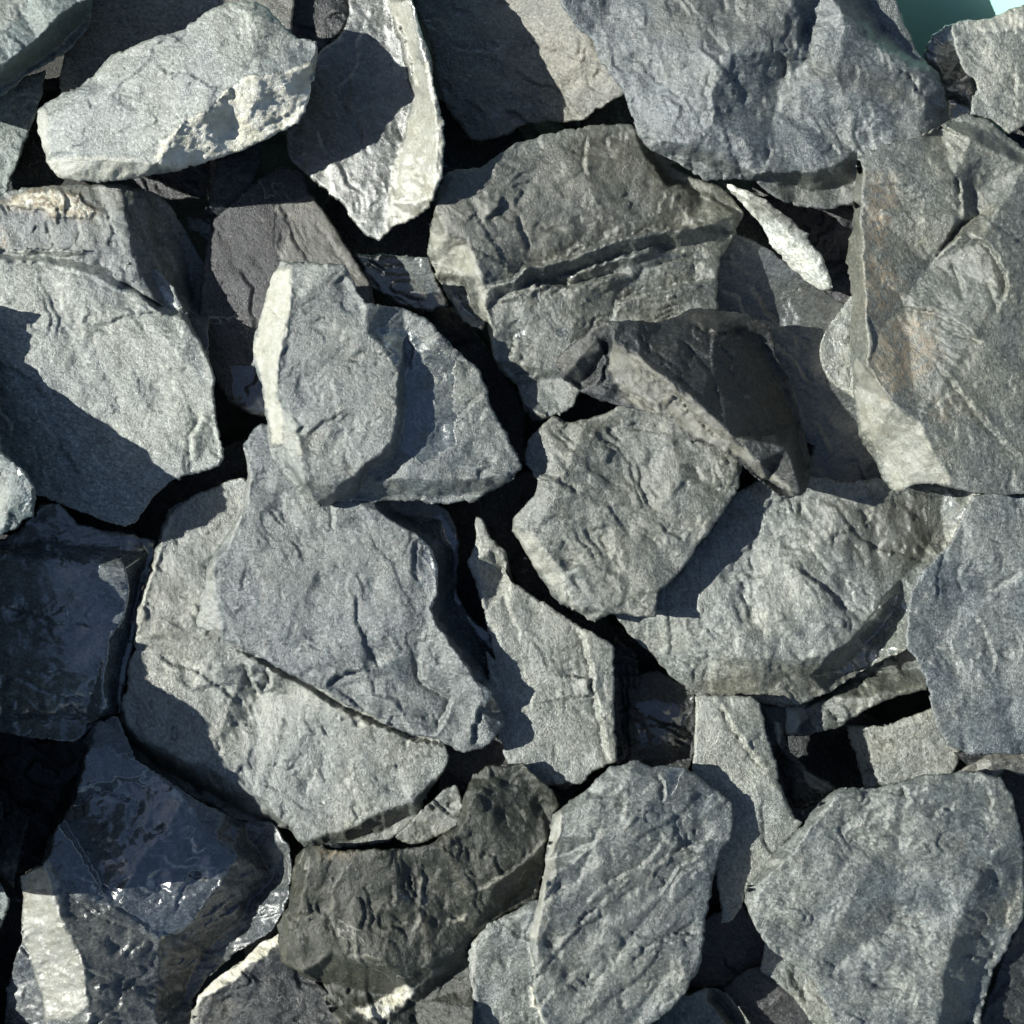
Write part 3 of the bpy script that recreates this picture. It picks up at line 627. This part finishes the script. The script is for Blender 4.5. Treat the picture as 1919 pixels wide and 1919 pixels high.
stone('tall grey stone in the bottom centre with a curved crease and diagonal ripples',
      'H 1070,1460 1130,1250 1170,1000 1180,950 1190,850 1280,770 1370,720 1400,680 1490,600 1550,590 1620,560 1700,600 1770,590 I 90,595 180,600 240,640 330,710 420,780 430,880 410,970 350,1050 320,1200 290,1350 270,1500 260,1620 180,1750 100,1850 0,1919 H 1690,1960 1690,2250 1160,2250 1150,1919 1090,1750 1095,1600',
      150, 'grey_slate', tilt=(-.08, .02),
      ridges=['H 1220,960,4 1240,850,4 1380,780,6 1420,860,8 1450,960,8 1600,950,8 1700,1000,6 1919,985,6 I 300,970,2 400,965,0', 'H 1160,1200,2 1110,1450,2 1130,1700,0', 'H 1450,720,6 1600,640,6 1760,660,6 I 200,720,4 380,860,0',
              'H 1420,1400,0 1320,1700,-2 1290,1919,-4'],
      ledges=[('H 1700,1105 1800,1050 1919,1005 I 150,1010 370,960', 8, 40), ('H 1280,1450 1450,1290 1600,1160', 3, 20), ('H 1500,1600 1600,1450 1700,1330 1800,1240', -2.5, 16), ('H 1380,1750 1480,1600', -2, 14), ('H 1700,1560 1850,1380', -2.5, 14), ('H 1740,620 1770,720 1765,790', -7, 10), ('I 80,500 70,700', -3, 10), ('H 1560,780 1545,890', -4, 10)],
      rims=['H 1280,770,-25 1190,850,-35 1170,1000,-42 1130,1250,-38 1070,1460,-35'], thick=150, rough=4.2, flake=4.5, ang=-.8, edge=8, brown=[('H 1200,1000 1900,1060 1919,1700 1300,1919 1100,1500', .25)], wet=[('H 1740,600 1900,600 1790,790', .5), ('I 260,1300 300,1300 270,1650 180,1750 220,1500', .5)],
      pale=[('H 1180,900 1240,800 1220,1000 1190,1350 1140,1500 1060,1480 1140,1200', .34)])  # pale colour paints a glint down the left flank
stone('grey lobe of stone at bottom edge with thin white vein, left of creased stone',
      'H 780,2250 775,1919 780,1750 760,1590 770,1510 850,1420 1000,1330 1110,1280 1200,1300 1250,1600 1250,2250', 105, 'grey_slate', tilt=(-.02, 0),
      ridges=['H 800,1560,2 860,1470,4 1080,1340,6', 'H 800,1540,2 820,1919,2', 'H 920,1640,2 940,1919,2'], rough=3.5, flake=2.6, ang=1.4, thick=100, pale=[('H 765,1500 850,1425 820,1500 800,1580 810,1900 780,1919 780,1700', .2), 'H 1085,1500 1097,1500 1110,1640 1100,1660', 'H 1090,1740 1110,1740 1120,1820 1165,1919 1150,1919 1105,1830', ('H 1130,1570 1250,1750 1240,1755 1125,1580', .5)])
stone('dark grey green rugged stone at the bottom with small white quartz patch and shaded foot',
      'H 850,590 900,580 950,600 1040,575 1130,670 1200,720 1230,800 1200,850 1180,950 1150,1100 1110,1290 950,1350 850,1420 780,1500 780,1590 790,1750 790,1919 790,2250 250,2250 110,1950 0,1760 G 1660,1710 1560,1680 1510,1640 1440,1600 1425,1400 1480,1320 1500,1150 1520,1050 1560,1010 1640,1005 H 100,1030 250,1020 400,1020 550,1000 640,940 710,900 730,800 740,740 780,650',
      125, 'rugged_slate', tilt=(0, .06),
      ridges=['G 1520,1640,-4 1530,1400,6 1570,1150,10 1620,1080,10 H 150,1060,12 400,1060,12 600,1010,12 720,930,10 780,760,8 870,680,6', 'G 1560,1650,0 H 60,1560,6 180,1600,8 330,1620,8 430,1680,0 600,1600,2 780,1440,-10 950,1330,-16',
              'H 0,1700,-50 250,1750,-46 500,1800,-50 770,1600,-40', 'H 900,1210,6 1050,1080,4 1160,980,0', 'H 1000,1280,-30 1120,1130,-30', 'H 900,650,0 1080,720,-6 1140,800,-10'],
      ledges=[('H 160,1400 170,1560 300,1600 420,1660', -6, 14), ('H 380,1200 370,1330', -6, 14), ('H 520,1080 540,1200 520,1370', 6, 14), ('H 800,1230 1000,1120 1160,970', 5, 10), ('H 680,1390 760,1360', 10, 8)],
      rims=['G 1440,1600,-30 1425,1400,-45 1480,1320,-40 1500,1150,-40 1520,1050,-35','H 740,740,-25 710,900,-15'], thick=140, rough=5, flake=4, ang=1.2, edge=6, warp=4,
      pale=['H 190,1845 260,1815 330,1780 450,1725 500,1740 440,1800 350,1880 240,1895', ('H 160,1400 172,1400 190,1560 310,1590 310,1600 175,1575', .3), ('H 60,1300 75,1200 130,1130 140,1140 85,1220 60,1420', .25), ('H 520,1150 545,1150 550,1280 500,1450 480,1440 525,1300', .3), ('H 660,1385 750,1355 760,1370 690,1400', .4), ('H 800,1235 1000,1115 1160,965 1165,975 1010,1125 810,1245', .3), ('H 440,1760 640,1620 645,1628 460,1765', .3)],
      brown=[('G 1440,1400 1560,1010 H 100,1040 600,1010 720,920 600,1500 0,1650', .12)], rust=['H 0,1005 70,1005 170,1040 90,1065 10,1050'])
stone('blue grey slab in the left centre whose layered right side is wet and glossy',
      'D 1250,640 1290,575 1340,530 1500,560 1700,800 E 150,850 500,900 640,960 700,1050 715,1200 700,1400 770,1530 900,1630 980,1700 H 1000,90 990,230 940,300 950,380 900,450 830,510 740,520 690,510 600,450 480,435 340,380 270,335 130,280 20,200 G 1600,180 1400,72 1270,5 D 1200,1660 1140,1640 1130,1610 1010,1580 1010,1530 1050,1400 1060,1280 1100,1200 1200,1050 1250,950 1270,800 1260,700',
      138, 'blue_slate', tilt=(-.02, 0),
      ridges=['E 200,950,4 300,985,4 470,1090,4 560,1160,4 600,1300,4 610,1400,4 560,1480,2 600,1570,4 700,1700,4 800,1850,2 H 870,220,2 830,320,0 790,500,0', 'D 1280,640,2 1290,800,4 1270,960,4 1220,1080,4 1090,1280,4 1120,1450,2 1140,1600,0',
              'E 400,990,-50 600,1120,-56 650,1260,-62 650,1400,-62 640,1530,-58 760,1680,-58 900,1850,-62 H 930,200,-50', 'E 620,1020,-84 700,1250,-92 690,1420,-90 800,1600,-90 960,1800,-90 H 990,150,-90', 'E 490,1700,-2 480,1800,-6 H 530,170,-4 670,260,-4'],
      ledges=[('H 20,200 80,140 160,110 260,110', -11, 35), ('E 480,1130 480,1300 510,1350', 5, 25), ('H 490,30 520,160 670,250 650,320 570,440', -14, 25), ('E 180,1400 190,1560 240,1640', 4, 20), ('H 840,260 790,400 780,500', 10, 14), ('E 520,1700 500,1800 530,1900', -5, 20)],
      rims=['D 1260,700,-12 1250,950,-15 1060,1280,-24 1010,1550,-30 1130,1610,-10'], thick=90, rough=2.6, flake=2.4, ang=.9, edge=5, warp=4, wet=[('E 480,1060 640,960 715,1200 700,1400 990,1750 H 1000,250 900,350 E 620,1560 560,1480 610,1400', .72)],
      pale=[('D 1245,650 1275,700 1290,900 1230,1050 1110,1220 1110,1500 1140,1640 1010,1570 1060,1290 1230,1000', .22)])  # left rim highlight painted with the pale colour
stone('chunky grey stone at left centre with a bright white left flank, resting on the slabs',
      'A 1440,1340 1600,1345 1780,1360 B 150,1390 190,1500 240,1560 420,1580 550,1640 700,1800 770,1900 E 600,90 720,170 830,270 860,370 880,450 960,580 1010,690 1040,760 990,810 950,840 850,900 800,930 680,940 560,940 400,925 270,935 100,930 0,965 D 1660,970 1600,930 1520,870 1400,720 1380,640 1365,500 1340,320 1300,230 1300,100 A 1300,1750 1340,1620 1360,1550 1390,1440',
      225, 'grey_slate', tilt=(-.05, .03),
      ridges=['A 1495,1360,-4 1490,1600,-4 1460,1900,-4 D 1440,120,-4 1420,330,-6 1490,480,-6 1560,700,-6 1565,840,-8 1620,940,-20',
              'A 1330,1700,-66 1310,1800,-72 D 1320,200,-70 1370,400,-52 1400,640,-46 1560,880,-40',
              'B 190,1540,-4 220,1700,0 E 240,60,0 330,150,0 400,270,0 410,380,0 370,620,-2', 'E 440,70,-16 440,300,-20 410,640,-22', 'E 720,260,-16 740,500,-16 700,640,-16',
              'E 370,650,-4 200,770,-4 100,850,-8 20,920,-20', 'E 300,830,-34 450,815,-28 600,825,-24 750,820,-26 960,800,-24', 'E 200,900,-70 450,900,-60 700,900,-60 900,870,-60', 'E 240,780,-32 380,720,-30', 'E 900,500,-22 980,700,-24'],
      ledges=[('E 130,0 230,20 320,110 400,230', 0, 20), ('E 450,60 470,160 450,250', -8, 10), ('E 480,420 500,560 640,580', 3, 14), ('D 1560,600 1740,480', -4, 20), ('D 1520,590 1560,540', -6, 16)],
      rims=['A 1440,1340,-30 1390,1440,-70 1340,1620,-85 1300,1750,-85 D 1300,150,-85 1340,320,-80 1365,500,-75 1400,720,-65 1520,870,-60 1660,970,-60 E 100,930,-75 270,935,-90 560,940,-80 850,900,-70 950,840,-60'], thick=150, rough=2.6, flake=2.4, ang=-.5, edge=7, warp=4, wet=[('E 240,20 450,30 700,200 700,640 560,740 400,680 430,300', .60), ('E 150,800 400,830 900,850 800,940 100,950', .3)],
      pale=[('A 1390,1400 1500,1370 1490,1700 D 1450,150 1420,330 1470,640 1400,640 1340,300 1290,150 A 1310,1750', .5), ('D 1370,400 1500,500 1580,700 1480,700', .2)])  # sun glare on the left flank is painted pale
stone('dark plum slab in the narrow gap left of centre with a sunlit top right corner',
      'A 1060,1250 1100,1130 1280,950 1450,850 1560,880 1600,1000 1700,1130 1900,1450 1930,1560 1900,1919 D 1500,500 1360,500 1290,490 1240,460 1180,420 1100,300 1000,100', 25, 'smoked_slate', tilt=(0, 0), rough=1.4, flake=1.5, ang=1.0, thick=90,
      ledges=[('A 1620,1130 1720,1270 1850,1450', -6, 12)], wet=[('D 1180,230 1340,230 1350,470 1200,420', .7)], pale=[('A 1390,1040 1610,1000 1900,1450 1900,1560 1440,1340 1500,1150', .18), ('D 1250,450 1360,390 1370,500 1290,490', .5)])  # pale patches paint the sunlit corner and the lit bottom bit lighter
stone('large oval grey stone on the left edge, its lower left half in deep shadow',
      'A -400,1260 0,1278 250,1280 480,1290 640,1325 740,1345 820,1400 900,1480 960,1620 1000,1700 D 1060,150 1100,280 1100,440 1130,600 1150,700 1130,750 1000,790 950,800 850,850 780,920 700,1030 640,1060 560,1040 400,980 200,900 100,860 0,820 -400,700', 120, 'pale_slate', tilt=(-.015, 0),
      ridges=['A -300,1345,2 0,1345,2 200,1355,2 420,1405,2 600,1490,0 700,1505,-2 800,1590,-2 950,1645,-4', 'A 0,1310,-6 400,1330,-8 620,1380,-10', 'A 660,1360,-2 700,1440,-18 820,1540,-20 940,1610,-14', 'D 1020,100,-3 1070,420,0 1100,600,-2'],
      ledges=[('D 1040,480 980,600 980,730', -9, 22), ('A 0,1345 200,1355 420,1405 600,1490 700,1505', -5, 12)], thick=110, rough=3.2, flake=2.2, ang=.9, edge=9, wet=[('A 660,1360 900,1500 960,1620 760,1520', .6)],
      brown=[('A 0,1280 600,1300 600,1450 300,1360 0,1345', .2)])
stone('blocky stone at the left edge with an orange quartz patch and dark striped right face',
      'A -400,1000 0,1010 30,985 230,955 400,945 620,945 700,965 820,1000 900,1090 960,1200 1040,1330 1085,1400 1080,1600 1060,1919 1000,1750 950,1640 880,1600 640,1450 300,1400 -400,1400', 108, 'grey_slate',
      ridges=['A 690,985,-4 670,1060,0 660,1150,0 685,1310,0 720,1400,0', 'A 940,1250,-95 1000,1500,-120', 'A 860,1080,-60 900,1200,-85', 'A 0,1050,4 250,1020,4 500,1100,4 640,1080,4'],
      ledges=[('A 720,1120 780,1300 860,1480', -4, 8), ('A 780,1100 850,1280 930,1450', -4, 8)], thick=110, rough=3.5, flake=3, ang=1.1, edge=6,
      pale=[('A 50,1045 140,990 270,980 400,1000 450,1050 510,1090 430,1120 300,1110 150,1075', 1.0)], rust=[('A 30,1045 140,980 270,975 400,1000 450,1050 510,1090 430,1125 300,1115', 1), ('A 0,1200 50,1200 40,1260 0,1260', 1)],
      brown=[('A 400,950 700,970 660,1120 500,1080', .4)])
stone('tall teal grey stone rising at the left edge, half cut off, below the oval stone',
      'D -900,-60 -500,-140 -40,-40 -30,150 -10,400 0,600 20,680 60,720 130,780 180,860 185,920 170,1000 130,1040 60,1080 0,1105 -400,1160 -900,1100', 226, 'teal_slate',
      ridges=['D -600,100,0 -200,200,-20 -60,300,-20', 'D -500,600,40 -120,620,34 0,700,30 50,790,26 60,960,24 70,1040,10', 'D -60,0,-85 -45,150,-70'], thick=280, rough=4.5, flake=4, ang=.8, edge=7, wet=[('D 40,700 120,760 185,900 100,1060 70,900', .45)], pale=[('D -100,700 40,780 50,1070 -100,1100', .2)])  # pale colour paints the sunlit left part lighter
stone('greenish stone at the left edge between the top left corner stone and the blocky one',
      'A -400,500 0,480 120,400 235,360 220,480 180,600 130,720 100,820 50,930 30,1000 -400,1040', 35, 'teal_slate', rough=4, flake=3, thick=90, tilt=(-.05, 0))
stone('small dark upright stone below the quartz edged stone near the green glimpse',
      'A 1090,780 1330,700 1345,820 1300,950 1200,1060 1140,1120 1060,1100 1060,980', 15, 'dark_slate', rough=2, flake=2, thick=90, ridges=['A 1120,820,6 1070,1050,6'])
stone('dim purple grey stone in the gap under the quartz edged stone',
      'A 640,880 1130,780 1080,1010 900,1030 760,1000', -35, 'smoked_slate', rough=2, thick=90)
stone('tiny glittering stone chip in the gap right of the blocky stone',
      'A 950,1110 1000,1115 1090,1120 1090,1200 1085,1250 1020,1200 960,1180', -20, 'grey_slate', rough=8, flake=8, thick=40, step=3, tilt=(.2, 0))
stone('dark wet stone at the left edge, smooth with a layered lower side, mid height',
      'D -400,1150 0,1130 100,1080 180,1000 200,950 300,940 400,1040 500,1070 630,1090 800,1130 800,1200 760,1330 710,1450 700,1560 690,1640 G 665,60 640,200 600,330 480,390 420,450 380,468 200,455 0,420 -400,420', 95, 'wet_slate', tilt=(-.02, 0),
      ridges=['D -300,1200,4 0,1205,4 300,1230,4 480,1260,4 650,1275,4 665,1400,4 640,1530,2 560,1640,2 G 530,130,2 535,220,0 520,320,-6', 'D 0,1150,-10 300,1130,-14 620,1180,-12', 'D 760,1200,-40 700,1400,-44 660,1620,-40 G 600,200,-36', 'G 0,130,-2 120,130,-2 250,240,-6 450,270,-10', 'G 0,330,-20 250,350,-24 450,370,-24'],
      ledges=[('D 0,1475 150,1510 290,1550', -8, 12), ('D 120,1640 250,1650 320,1630', -5, 10), ('G 520,50 500,170 450,210', -8, 10), ('G 0,130 130,160 300,250 480,250', 8, 16), ('G 0,340 300,350 540,330', 10, 12), ('D 180,1120 400,1180 640,1160', 6, 10)],
      thick=110, rough=2.2, flake=3.5, ang=.15, edge=6, brown=[('D 60,1560 250,1560 330,1650 120,1650', .3)])
stone('broad olive grey slab lying under the blue grey slab, left half of the picture',
      'D 870,970 1000,900 1100,860 1180,825 1260,810 1400,900 1500,1300 E 100,1500 H 300,200 640,480 665,540 650,600 600,680 560,720 520,820 430,930 330,990 150,1015 0,1010 G 1560,1010 1530,980 1490,920 1400,905 1300,885 1200,870 1100,810 900,710 720,600 600,520 590,430 610,350 610,300 620,260 655,200 660,60 690,0 D 690,1600 700,1480 750,1330 790,1220 830,1060',
      80, 'light_slate', tilt=(-.01, 0),
      ridges=['G 625,290,0 650,380,0 700,455,0 750,475,0 850,495,0 960,575,0 1060,575,0 1120,635,0 1200,685,0 1300,735,0 1370,775,0 1420,845,0 1480,895,0 1545,990,0', 'G 640,460,-40 850,620,-44 1080,730,-44 1250,830,-40 1420,880,-34',
              'H 40,945,0 200,895,2 330,825,2 480,775,2 560,690,0', 'H 100,985,-22 300,930,-26 480,830,-24', 'D 885,985,0 830,1120,2 800,1240,2 720,1500,2 G 670,130,0', 'G 1260,100,-2 1350,220,-10 1500,230,-4 1640,280,0'],
      ledges=[('G 1250,60 1290,160 1340,240', -22, 22), ('G 1370,80 1390,170 1340,210', -20, 14), ('G 1180,-20 1270,18 1400,88 1600,196 1700,262 H 120,300 340,395 480,450 600,470 690,530', 15, 12), ('G 1120,440 1140,530', -4, 10), ('G 1000,200 1200,170 1300,190', -4, 30)],
      rims=['D 870,970,-15 750,1330,-24 690,1640,-15 G 655,200,-6'], thick=110, rough=3.6, flake=3, ang=.9, edge=6, warp=4, brown=[('D 900,1000 1100,1100 1000,1500 900,1700 700,1600', .25), ('G 620,400 1500,900 1400,920 900,720 600,530', .7)],
      pale=[('D 870,970 900,1000 850,1130 760,1400 720,1600 690,1640 700,1480 800,1200', .22)])  # highlight along the left rim painted in as pale colour
stone('small olive stone wedged between the olive slab and the rugged dark stone',
      'H 380,960 440,900 560,780 640,710 700,690 740,790 710,900 600,960 480,1010', 65, 'olive_slate', rough=6, flake=5, thick=70, step=3.4, wet=[('H 480,900 560,800 600,860 520,960', .4)])
stone('large wet slate block at lower left with mirror blue top and glittering white left rib',
      'G 430,460 500,360 600,340 700,560 900,690 1050,790 1250,880 1400,880 1490,1000 1500,1150 1480,1300 1400,1440 1200,1560 1060,1690 990,1800 970,2250 20,2250 20,1850 60,1650 110,1480 115,1300 105,1160 220,1080 270,940 360,800 400,640', 100, 'damp_slate',
      ridges=['G 960,760,0 1060,880,-2 1110,960,-4 1200,1010,-6 1220,1080,-6 1100,1230,-4 980,1390,-4 860,1460,-4 820,1560,-8 800,1700,-12 810,1919,-16', 'G 230,1090,20 330,1200,16 480,1310,10 580,1300,8 700,1390,4 830,1480,0',
              'G 1300,980,-60 1400,1150,-85 1250,1350,-85 1050,1550,-80 920,1800,-80', 'G 240,1110,20 270,1250,16 330,1400,14 420,1600,8 450,1800,4 450,2100,0', 'G 110,1180,-24 115,1480,-34 180,1650,-38 200,1919,-44 200,2200,-44', 'G 60,1750,-60 30,1919,-64',
              'G 450,500,4 400,700,4 300,900,8 250,1080,14', 'G 380,600,-20 300,860,-16 210,1080,-10'],
      ledges=[('G 370,720 500,700 640,760 720,800', 6, 18), ('G 550,640 700,680 800,730', -6, 10), ('G 430,1040 500,1020 570,1040', -6, 8), ('G 690,1210 780,1250', -5, 8), ('G 900,1370 930,1240 980,1160 1150,1100', -5, 12), ('G 1000,1400 1200,1260 1400,1180', 8, 14), ('G 900,1500 1100,1380 1300,1260', 8, 10),
              ('G 320,1230 500,1360 820,1480', -7, 12), ('G 560,1300 700,1380 820,1470', 5, 8)],
      thick=140, rough=3.5, flake=4.5, ang=-.35, edge=5, warp=5,
      wet=[('G 430,460 700,560 960,760 1110,960 1220,1080 1100,1230 980,1390 830,1490 580,1300 480,1310 230,1090 300,900', .55)], pale=[('G 105,1150 240,1080 300,1180 330,1400 420,1600 460,1830 380,1880 240,1919 190,1680 110,1480', .34)], brown=[('G 300,1250 560,1310 820,1500 800,1919 480,1919 350,1500', .25)])  # sun glitter on the left rib painted with pale colour
stone('black layered stone deep in the gap at the left edge above the wet block',
      'G -400,360 100,400 380,440 450,440 440,600 330,700 260,900 210,1080 100,1160 40,1100 -400,1000', 0, 'black_slate', rough=6, flake=9, ang=.1, thick=90)
stone('thin dark blade of slate standing at the left edge near the bottom',
      'G -300,700 0,730 20,860 70,810 150,840 155,900 130,1000 100,1100 65,1230 20,1180 -300,1000', 40, 'dark_slate', ridges=['G 150,880,8 100,1090,8 62,1200,6'], rough=3, flake=4, ang=1.4, thick=60, step=3.4)
stone('small teal stone cut off by the left edge near the bottom',
      'G -300,1150 0,1190 50,1270 40,1340 0,1430 -300,1500', 60, 'teal_slate', rough=3, thick=80, step=3.4)
stone('dark stone at the bottom edge with a long cream white rim on its upper left',
      'G 968,1960 985,1860 1020,1780 1070,1720 1150,1660 1250,1590 1340,1500 1440,1450 1460,1510 1560,1640 1680,1750 1800,1919 1840,2250 950,2250', 70, 'dark_slate', tilt=(0, 0.05), ridges=['G 1010,1960,-2 1050,1810,0 1110,1750,2 1200,1700,2 1300,1620,2 1440,1540,0'], rough=4, flake=3, ang=.5, rims=['G 985,1860,-30 1150,1660,-30 1440,1450,-20'], thick=90, edge=4,
      pale=['G 1440,1440 1460,1500 1330,1590 1200,1690 1110,1740 1045,1790 1000,1850 1020,1770 1120,1670 1250,1580 1340,1490', ('G 960,1990 970,1850 1040,1780 1020,1880 990,1970', .4)])
stone('long pale grey slab standing between the black gaps at the centre, notched at the top',
      'E 800,1010 840,1020 870,1110 950,1180 965,1220 950,1290 990,1350 1100,1420 1200,1480 1310,1560 1400,1600 1510,1670 1510,1919 H 1510,300 1520,450 1530,570 1480,590 1400,620 1350,680 1130,700 980,620 900,400 850,0 E 900,1750 850,1540 820,1430 800,1350 750,1240 800,1150 795,1070', 82, 'light_slate', tilt=(.02, 0),
      ridges=['E 870,1180,2 930,1290,-8 960,1330,-6', 'E 800,1240,0 860,1500,2 950,1700,2'], ledges=[('E 1300,1560 1350,1650 1390,1780 1400,1919 H 1390,160 1420,300 1460,480 1490,590', -16, 40), ('E 880,1190 930,1260 970,1330', -12, 12)], rough=2.2, flake=1.8, ang=1.2, thick=80, edge=6,
      pale=[('E 750,1230 800,1160 830,1280 840,1450 800,1350', .15)])
stone('black finely striped stone edge beside the long pale grey slab',
      'E 1500,1620 1620,1700 H 1640,50 1650,300 1620,560 1540,600 1500,560 1500,200', -15, 'black_slate', rough=5, flake=9, ang=1.45, thick=80, step=3.2, ledges=[('H 1530,0 1560,300 1560,560', -7, 6), ('H 1560,0 1590,300 1590,560', -7, 6), ('H 1600,0 1620,300 1600,560', -7, 6)])
stone('black wet stone covered in tiny droplets, deep between the pale slabs',
      'H 1580,120 1740,100 1919,200 I 235,220 240,520 200,600 100,640 0,640 H 1600,640 1580,400', -10, 'dark_slate', rough=6, flake=3, ang=.5, thick=80, wet=[('H 1600,250 1900,250 1900,500 1650,500', .3)])
stone('little dark rounded stone at the foot of the long pale grey slab',
      'H 1130,630 1180,570 1250,530 1310,560 1340,630 1300,690 1240,730 1180,710', 62, 'dark_slate', rough=3, thick=60, step=3.2, edge=16, ridges=['H 1200,630,8 1270,610,8'])
stone('dim brown stone in the dark gap under the tip of the blue grey slab',
      'H 640,480 900,440 980,380 1005,520 1000,640 840,660 780,740 600,720', 5, 'smoked_slate', rough=3, thick=70)
stone('wet dark blue stone in the gap above the chunky stone, below the bright edged one',
      'B 180,1300 560,1320 600,1440 660,1580 560,1600 420,1570 260,1480', -30, 'wet_slate', rough=3, flake=3, thick=80)
# added unseen stones, then the dark bottom of the heap, glimpsed through the gaps
stone('tall unseen stone added past the left border to shade the wet stones beside it',
      '-420,975,-160 -200,960,-165 -60,965,-170 -14,980,-165 -10,1080,-162 -14,1240,-155 -12,1280,-140 -10,1340,-92 -14,1430,-80 -16,1490,-50 -24,1655,-48 -40,1690,-50 -200,1710,-60 -420,1660,-60', 375, 'grey_slate', rough=4, flake=4, thick=420, inset=.12, step=6)  # added out of view, rim heights shaped for the shadow it casts
for lab, o_, z_, m_ in (  # unseen stones added to keep the tub's green out of reflections
 ('unseen stone added just past the right border beside the corner stone', '2085,60 2300,20 2480,150 2440,420 2200,400 2110,300', 90, 'grey_slate'),
 ('unseen stone added just past the right border beside the rust flecked stone', '2070,420 2350,440 2500,640 2420,900 2180,930 2050,800 2030,560', 130, 'olive_slate'),
 ('unseen stone added just past the right border beside the flat blue grey stone', '2070,950 2300,940 2480,1080 2420,1380 2200,1420 2040,1300', 110, 'grey_slate'),
 ('unseen stone added past the right border beyond the mottled stone', '2030,1440 2300,1450 2450,1640 2380,1850 2150,1820 2050,1650', 90, 'blue_slate'),
 ('unseen stone added past the lower right corner of the view', '2080,1860 2350,1880 2300,2200 1950,2300 1960,2080', 70, 'grey_slate'),
 ('unseen stone added past the bottom border under the mottled stone', '1300,2080 1650,2060 1900,2110 1880,2330 1500,2360', 70, 'olive_slate'),
 ('unseen stone added past the bottom border under the creased stone', '850,2070 1250,2080 1280,2300 1000,2380 820,2250', 80, 'grey_slate'),
 ('unseen stone added past the bottom border under the cream rimmed stone', '350,2050 780,2060 790,2260 500,2350 330,2230', 60, 'blue_slate'),
 ('unseen stone added past the lower left corner of the view', '-300,1700 -30,1680 -20,1900 100,2080 -100,2250 -350,2050', 60, 'olive_slate')):
    stone(lab, o_, z_, m_, rough=4, flake=4, thick=160, step=6, inset=.1)
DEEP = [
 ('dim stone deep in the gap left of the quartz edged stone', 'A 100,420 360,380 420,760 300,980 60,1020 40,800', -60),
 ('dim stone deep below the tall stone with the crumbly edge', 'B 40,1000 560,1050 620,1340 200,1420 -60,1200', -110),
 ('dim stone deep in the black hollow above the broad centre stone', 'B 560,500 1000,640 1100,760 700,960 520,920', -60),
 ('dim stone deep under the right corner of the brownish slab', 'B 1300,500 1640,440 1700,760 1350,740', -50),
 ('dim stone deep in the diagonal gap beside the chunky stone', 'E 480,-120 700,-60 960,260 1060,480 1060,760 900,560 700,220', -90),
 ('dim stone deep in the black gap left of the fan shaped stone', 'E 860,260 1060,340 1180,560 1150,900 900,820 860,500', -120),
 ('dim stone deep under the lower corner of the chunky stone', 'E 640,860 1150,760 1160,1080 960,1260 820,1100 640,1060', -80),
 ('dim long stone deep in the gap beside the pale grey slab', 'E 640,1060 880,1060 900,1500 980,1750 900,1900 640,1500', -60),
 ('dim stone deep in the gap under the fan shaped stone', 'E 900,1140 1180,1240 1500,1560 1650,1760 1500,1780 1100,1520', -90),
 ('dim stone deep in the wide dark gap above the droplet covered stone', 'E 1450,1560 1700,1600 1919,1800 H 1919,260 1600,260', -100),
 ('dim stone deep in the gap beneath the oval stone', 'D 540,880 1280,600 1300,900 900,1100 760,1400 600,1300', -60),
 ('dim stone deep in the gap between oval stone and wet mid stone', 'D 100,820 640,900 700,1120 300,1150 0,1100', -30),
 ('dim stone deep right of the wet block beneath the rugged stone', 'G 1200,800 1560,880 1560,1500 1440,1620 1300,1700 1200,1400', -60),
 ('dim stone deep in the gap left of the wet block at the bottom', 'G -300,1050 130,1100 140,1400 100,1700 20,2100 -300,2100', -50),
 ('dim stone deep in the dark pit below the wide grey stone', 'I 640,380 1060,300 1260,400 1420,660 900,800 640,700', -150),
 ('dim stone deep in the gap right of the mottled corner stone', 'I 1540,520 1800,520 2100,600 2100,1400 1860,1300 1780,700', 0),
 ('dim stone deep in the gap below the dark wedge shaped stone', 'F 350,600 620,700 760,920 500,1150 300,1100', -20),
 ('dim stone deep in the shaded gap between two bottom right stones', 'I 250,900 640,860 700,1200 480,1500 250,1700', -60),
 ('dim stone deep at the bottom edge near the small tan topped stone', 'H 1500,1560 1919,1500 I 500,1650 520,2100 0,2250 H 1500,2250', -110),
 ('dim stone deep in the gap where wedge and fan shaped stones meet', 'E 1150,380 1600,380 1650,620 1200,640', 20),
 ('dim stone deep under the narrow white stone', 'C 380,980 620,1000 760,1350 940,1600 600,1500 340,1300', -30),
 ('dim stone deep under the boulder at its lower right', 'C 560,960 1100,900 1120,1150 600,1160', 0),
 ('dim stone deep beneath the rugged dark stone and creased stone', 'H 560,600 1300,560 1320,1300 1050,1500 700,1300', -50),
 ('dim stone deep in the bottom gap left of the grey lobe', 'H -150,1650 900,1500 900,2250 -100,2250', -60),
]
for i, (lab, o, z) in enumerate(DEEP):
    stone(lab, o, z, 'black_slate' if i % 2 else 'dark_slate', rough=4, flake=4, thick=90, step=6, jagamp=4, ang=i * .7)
print('STONES', COUNT[0])
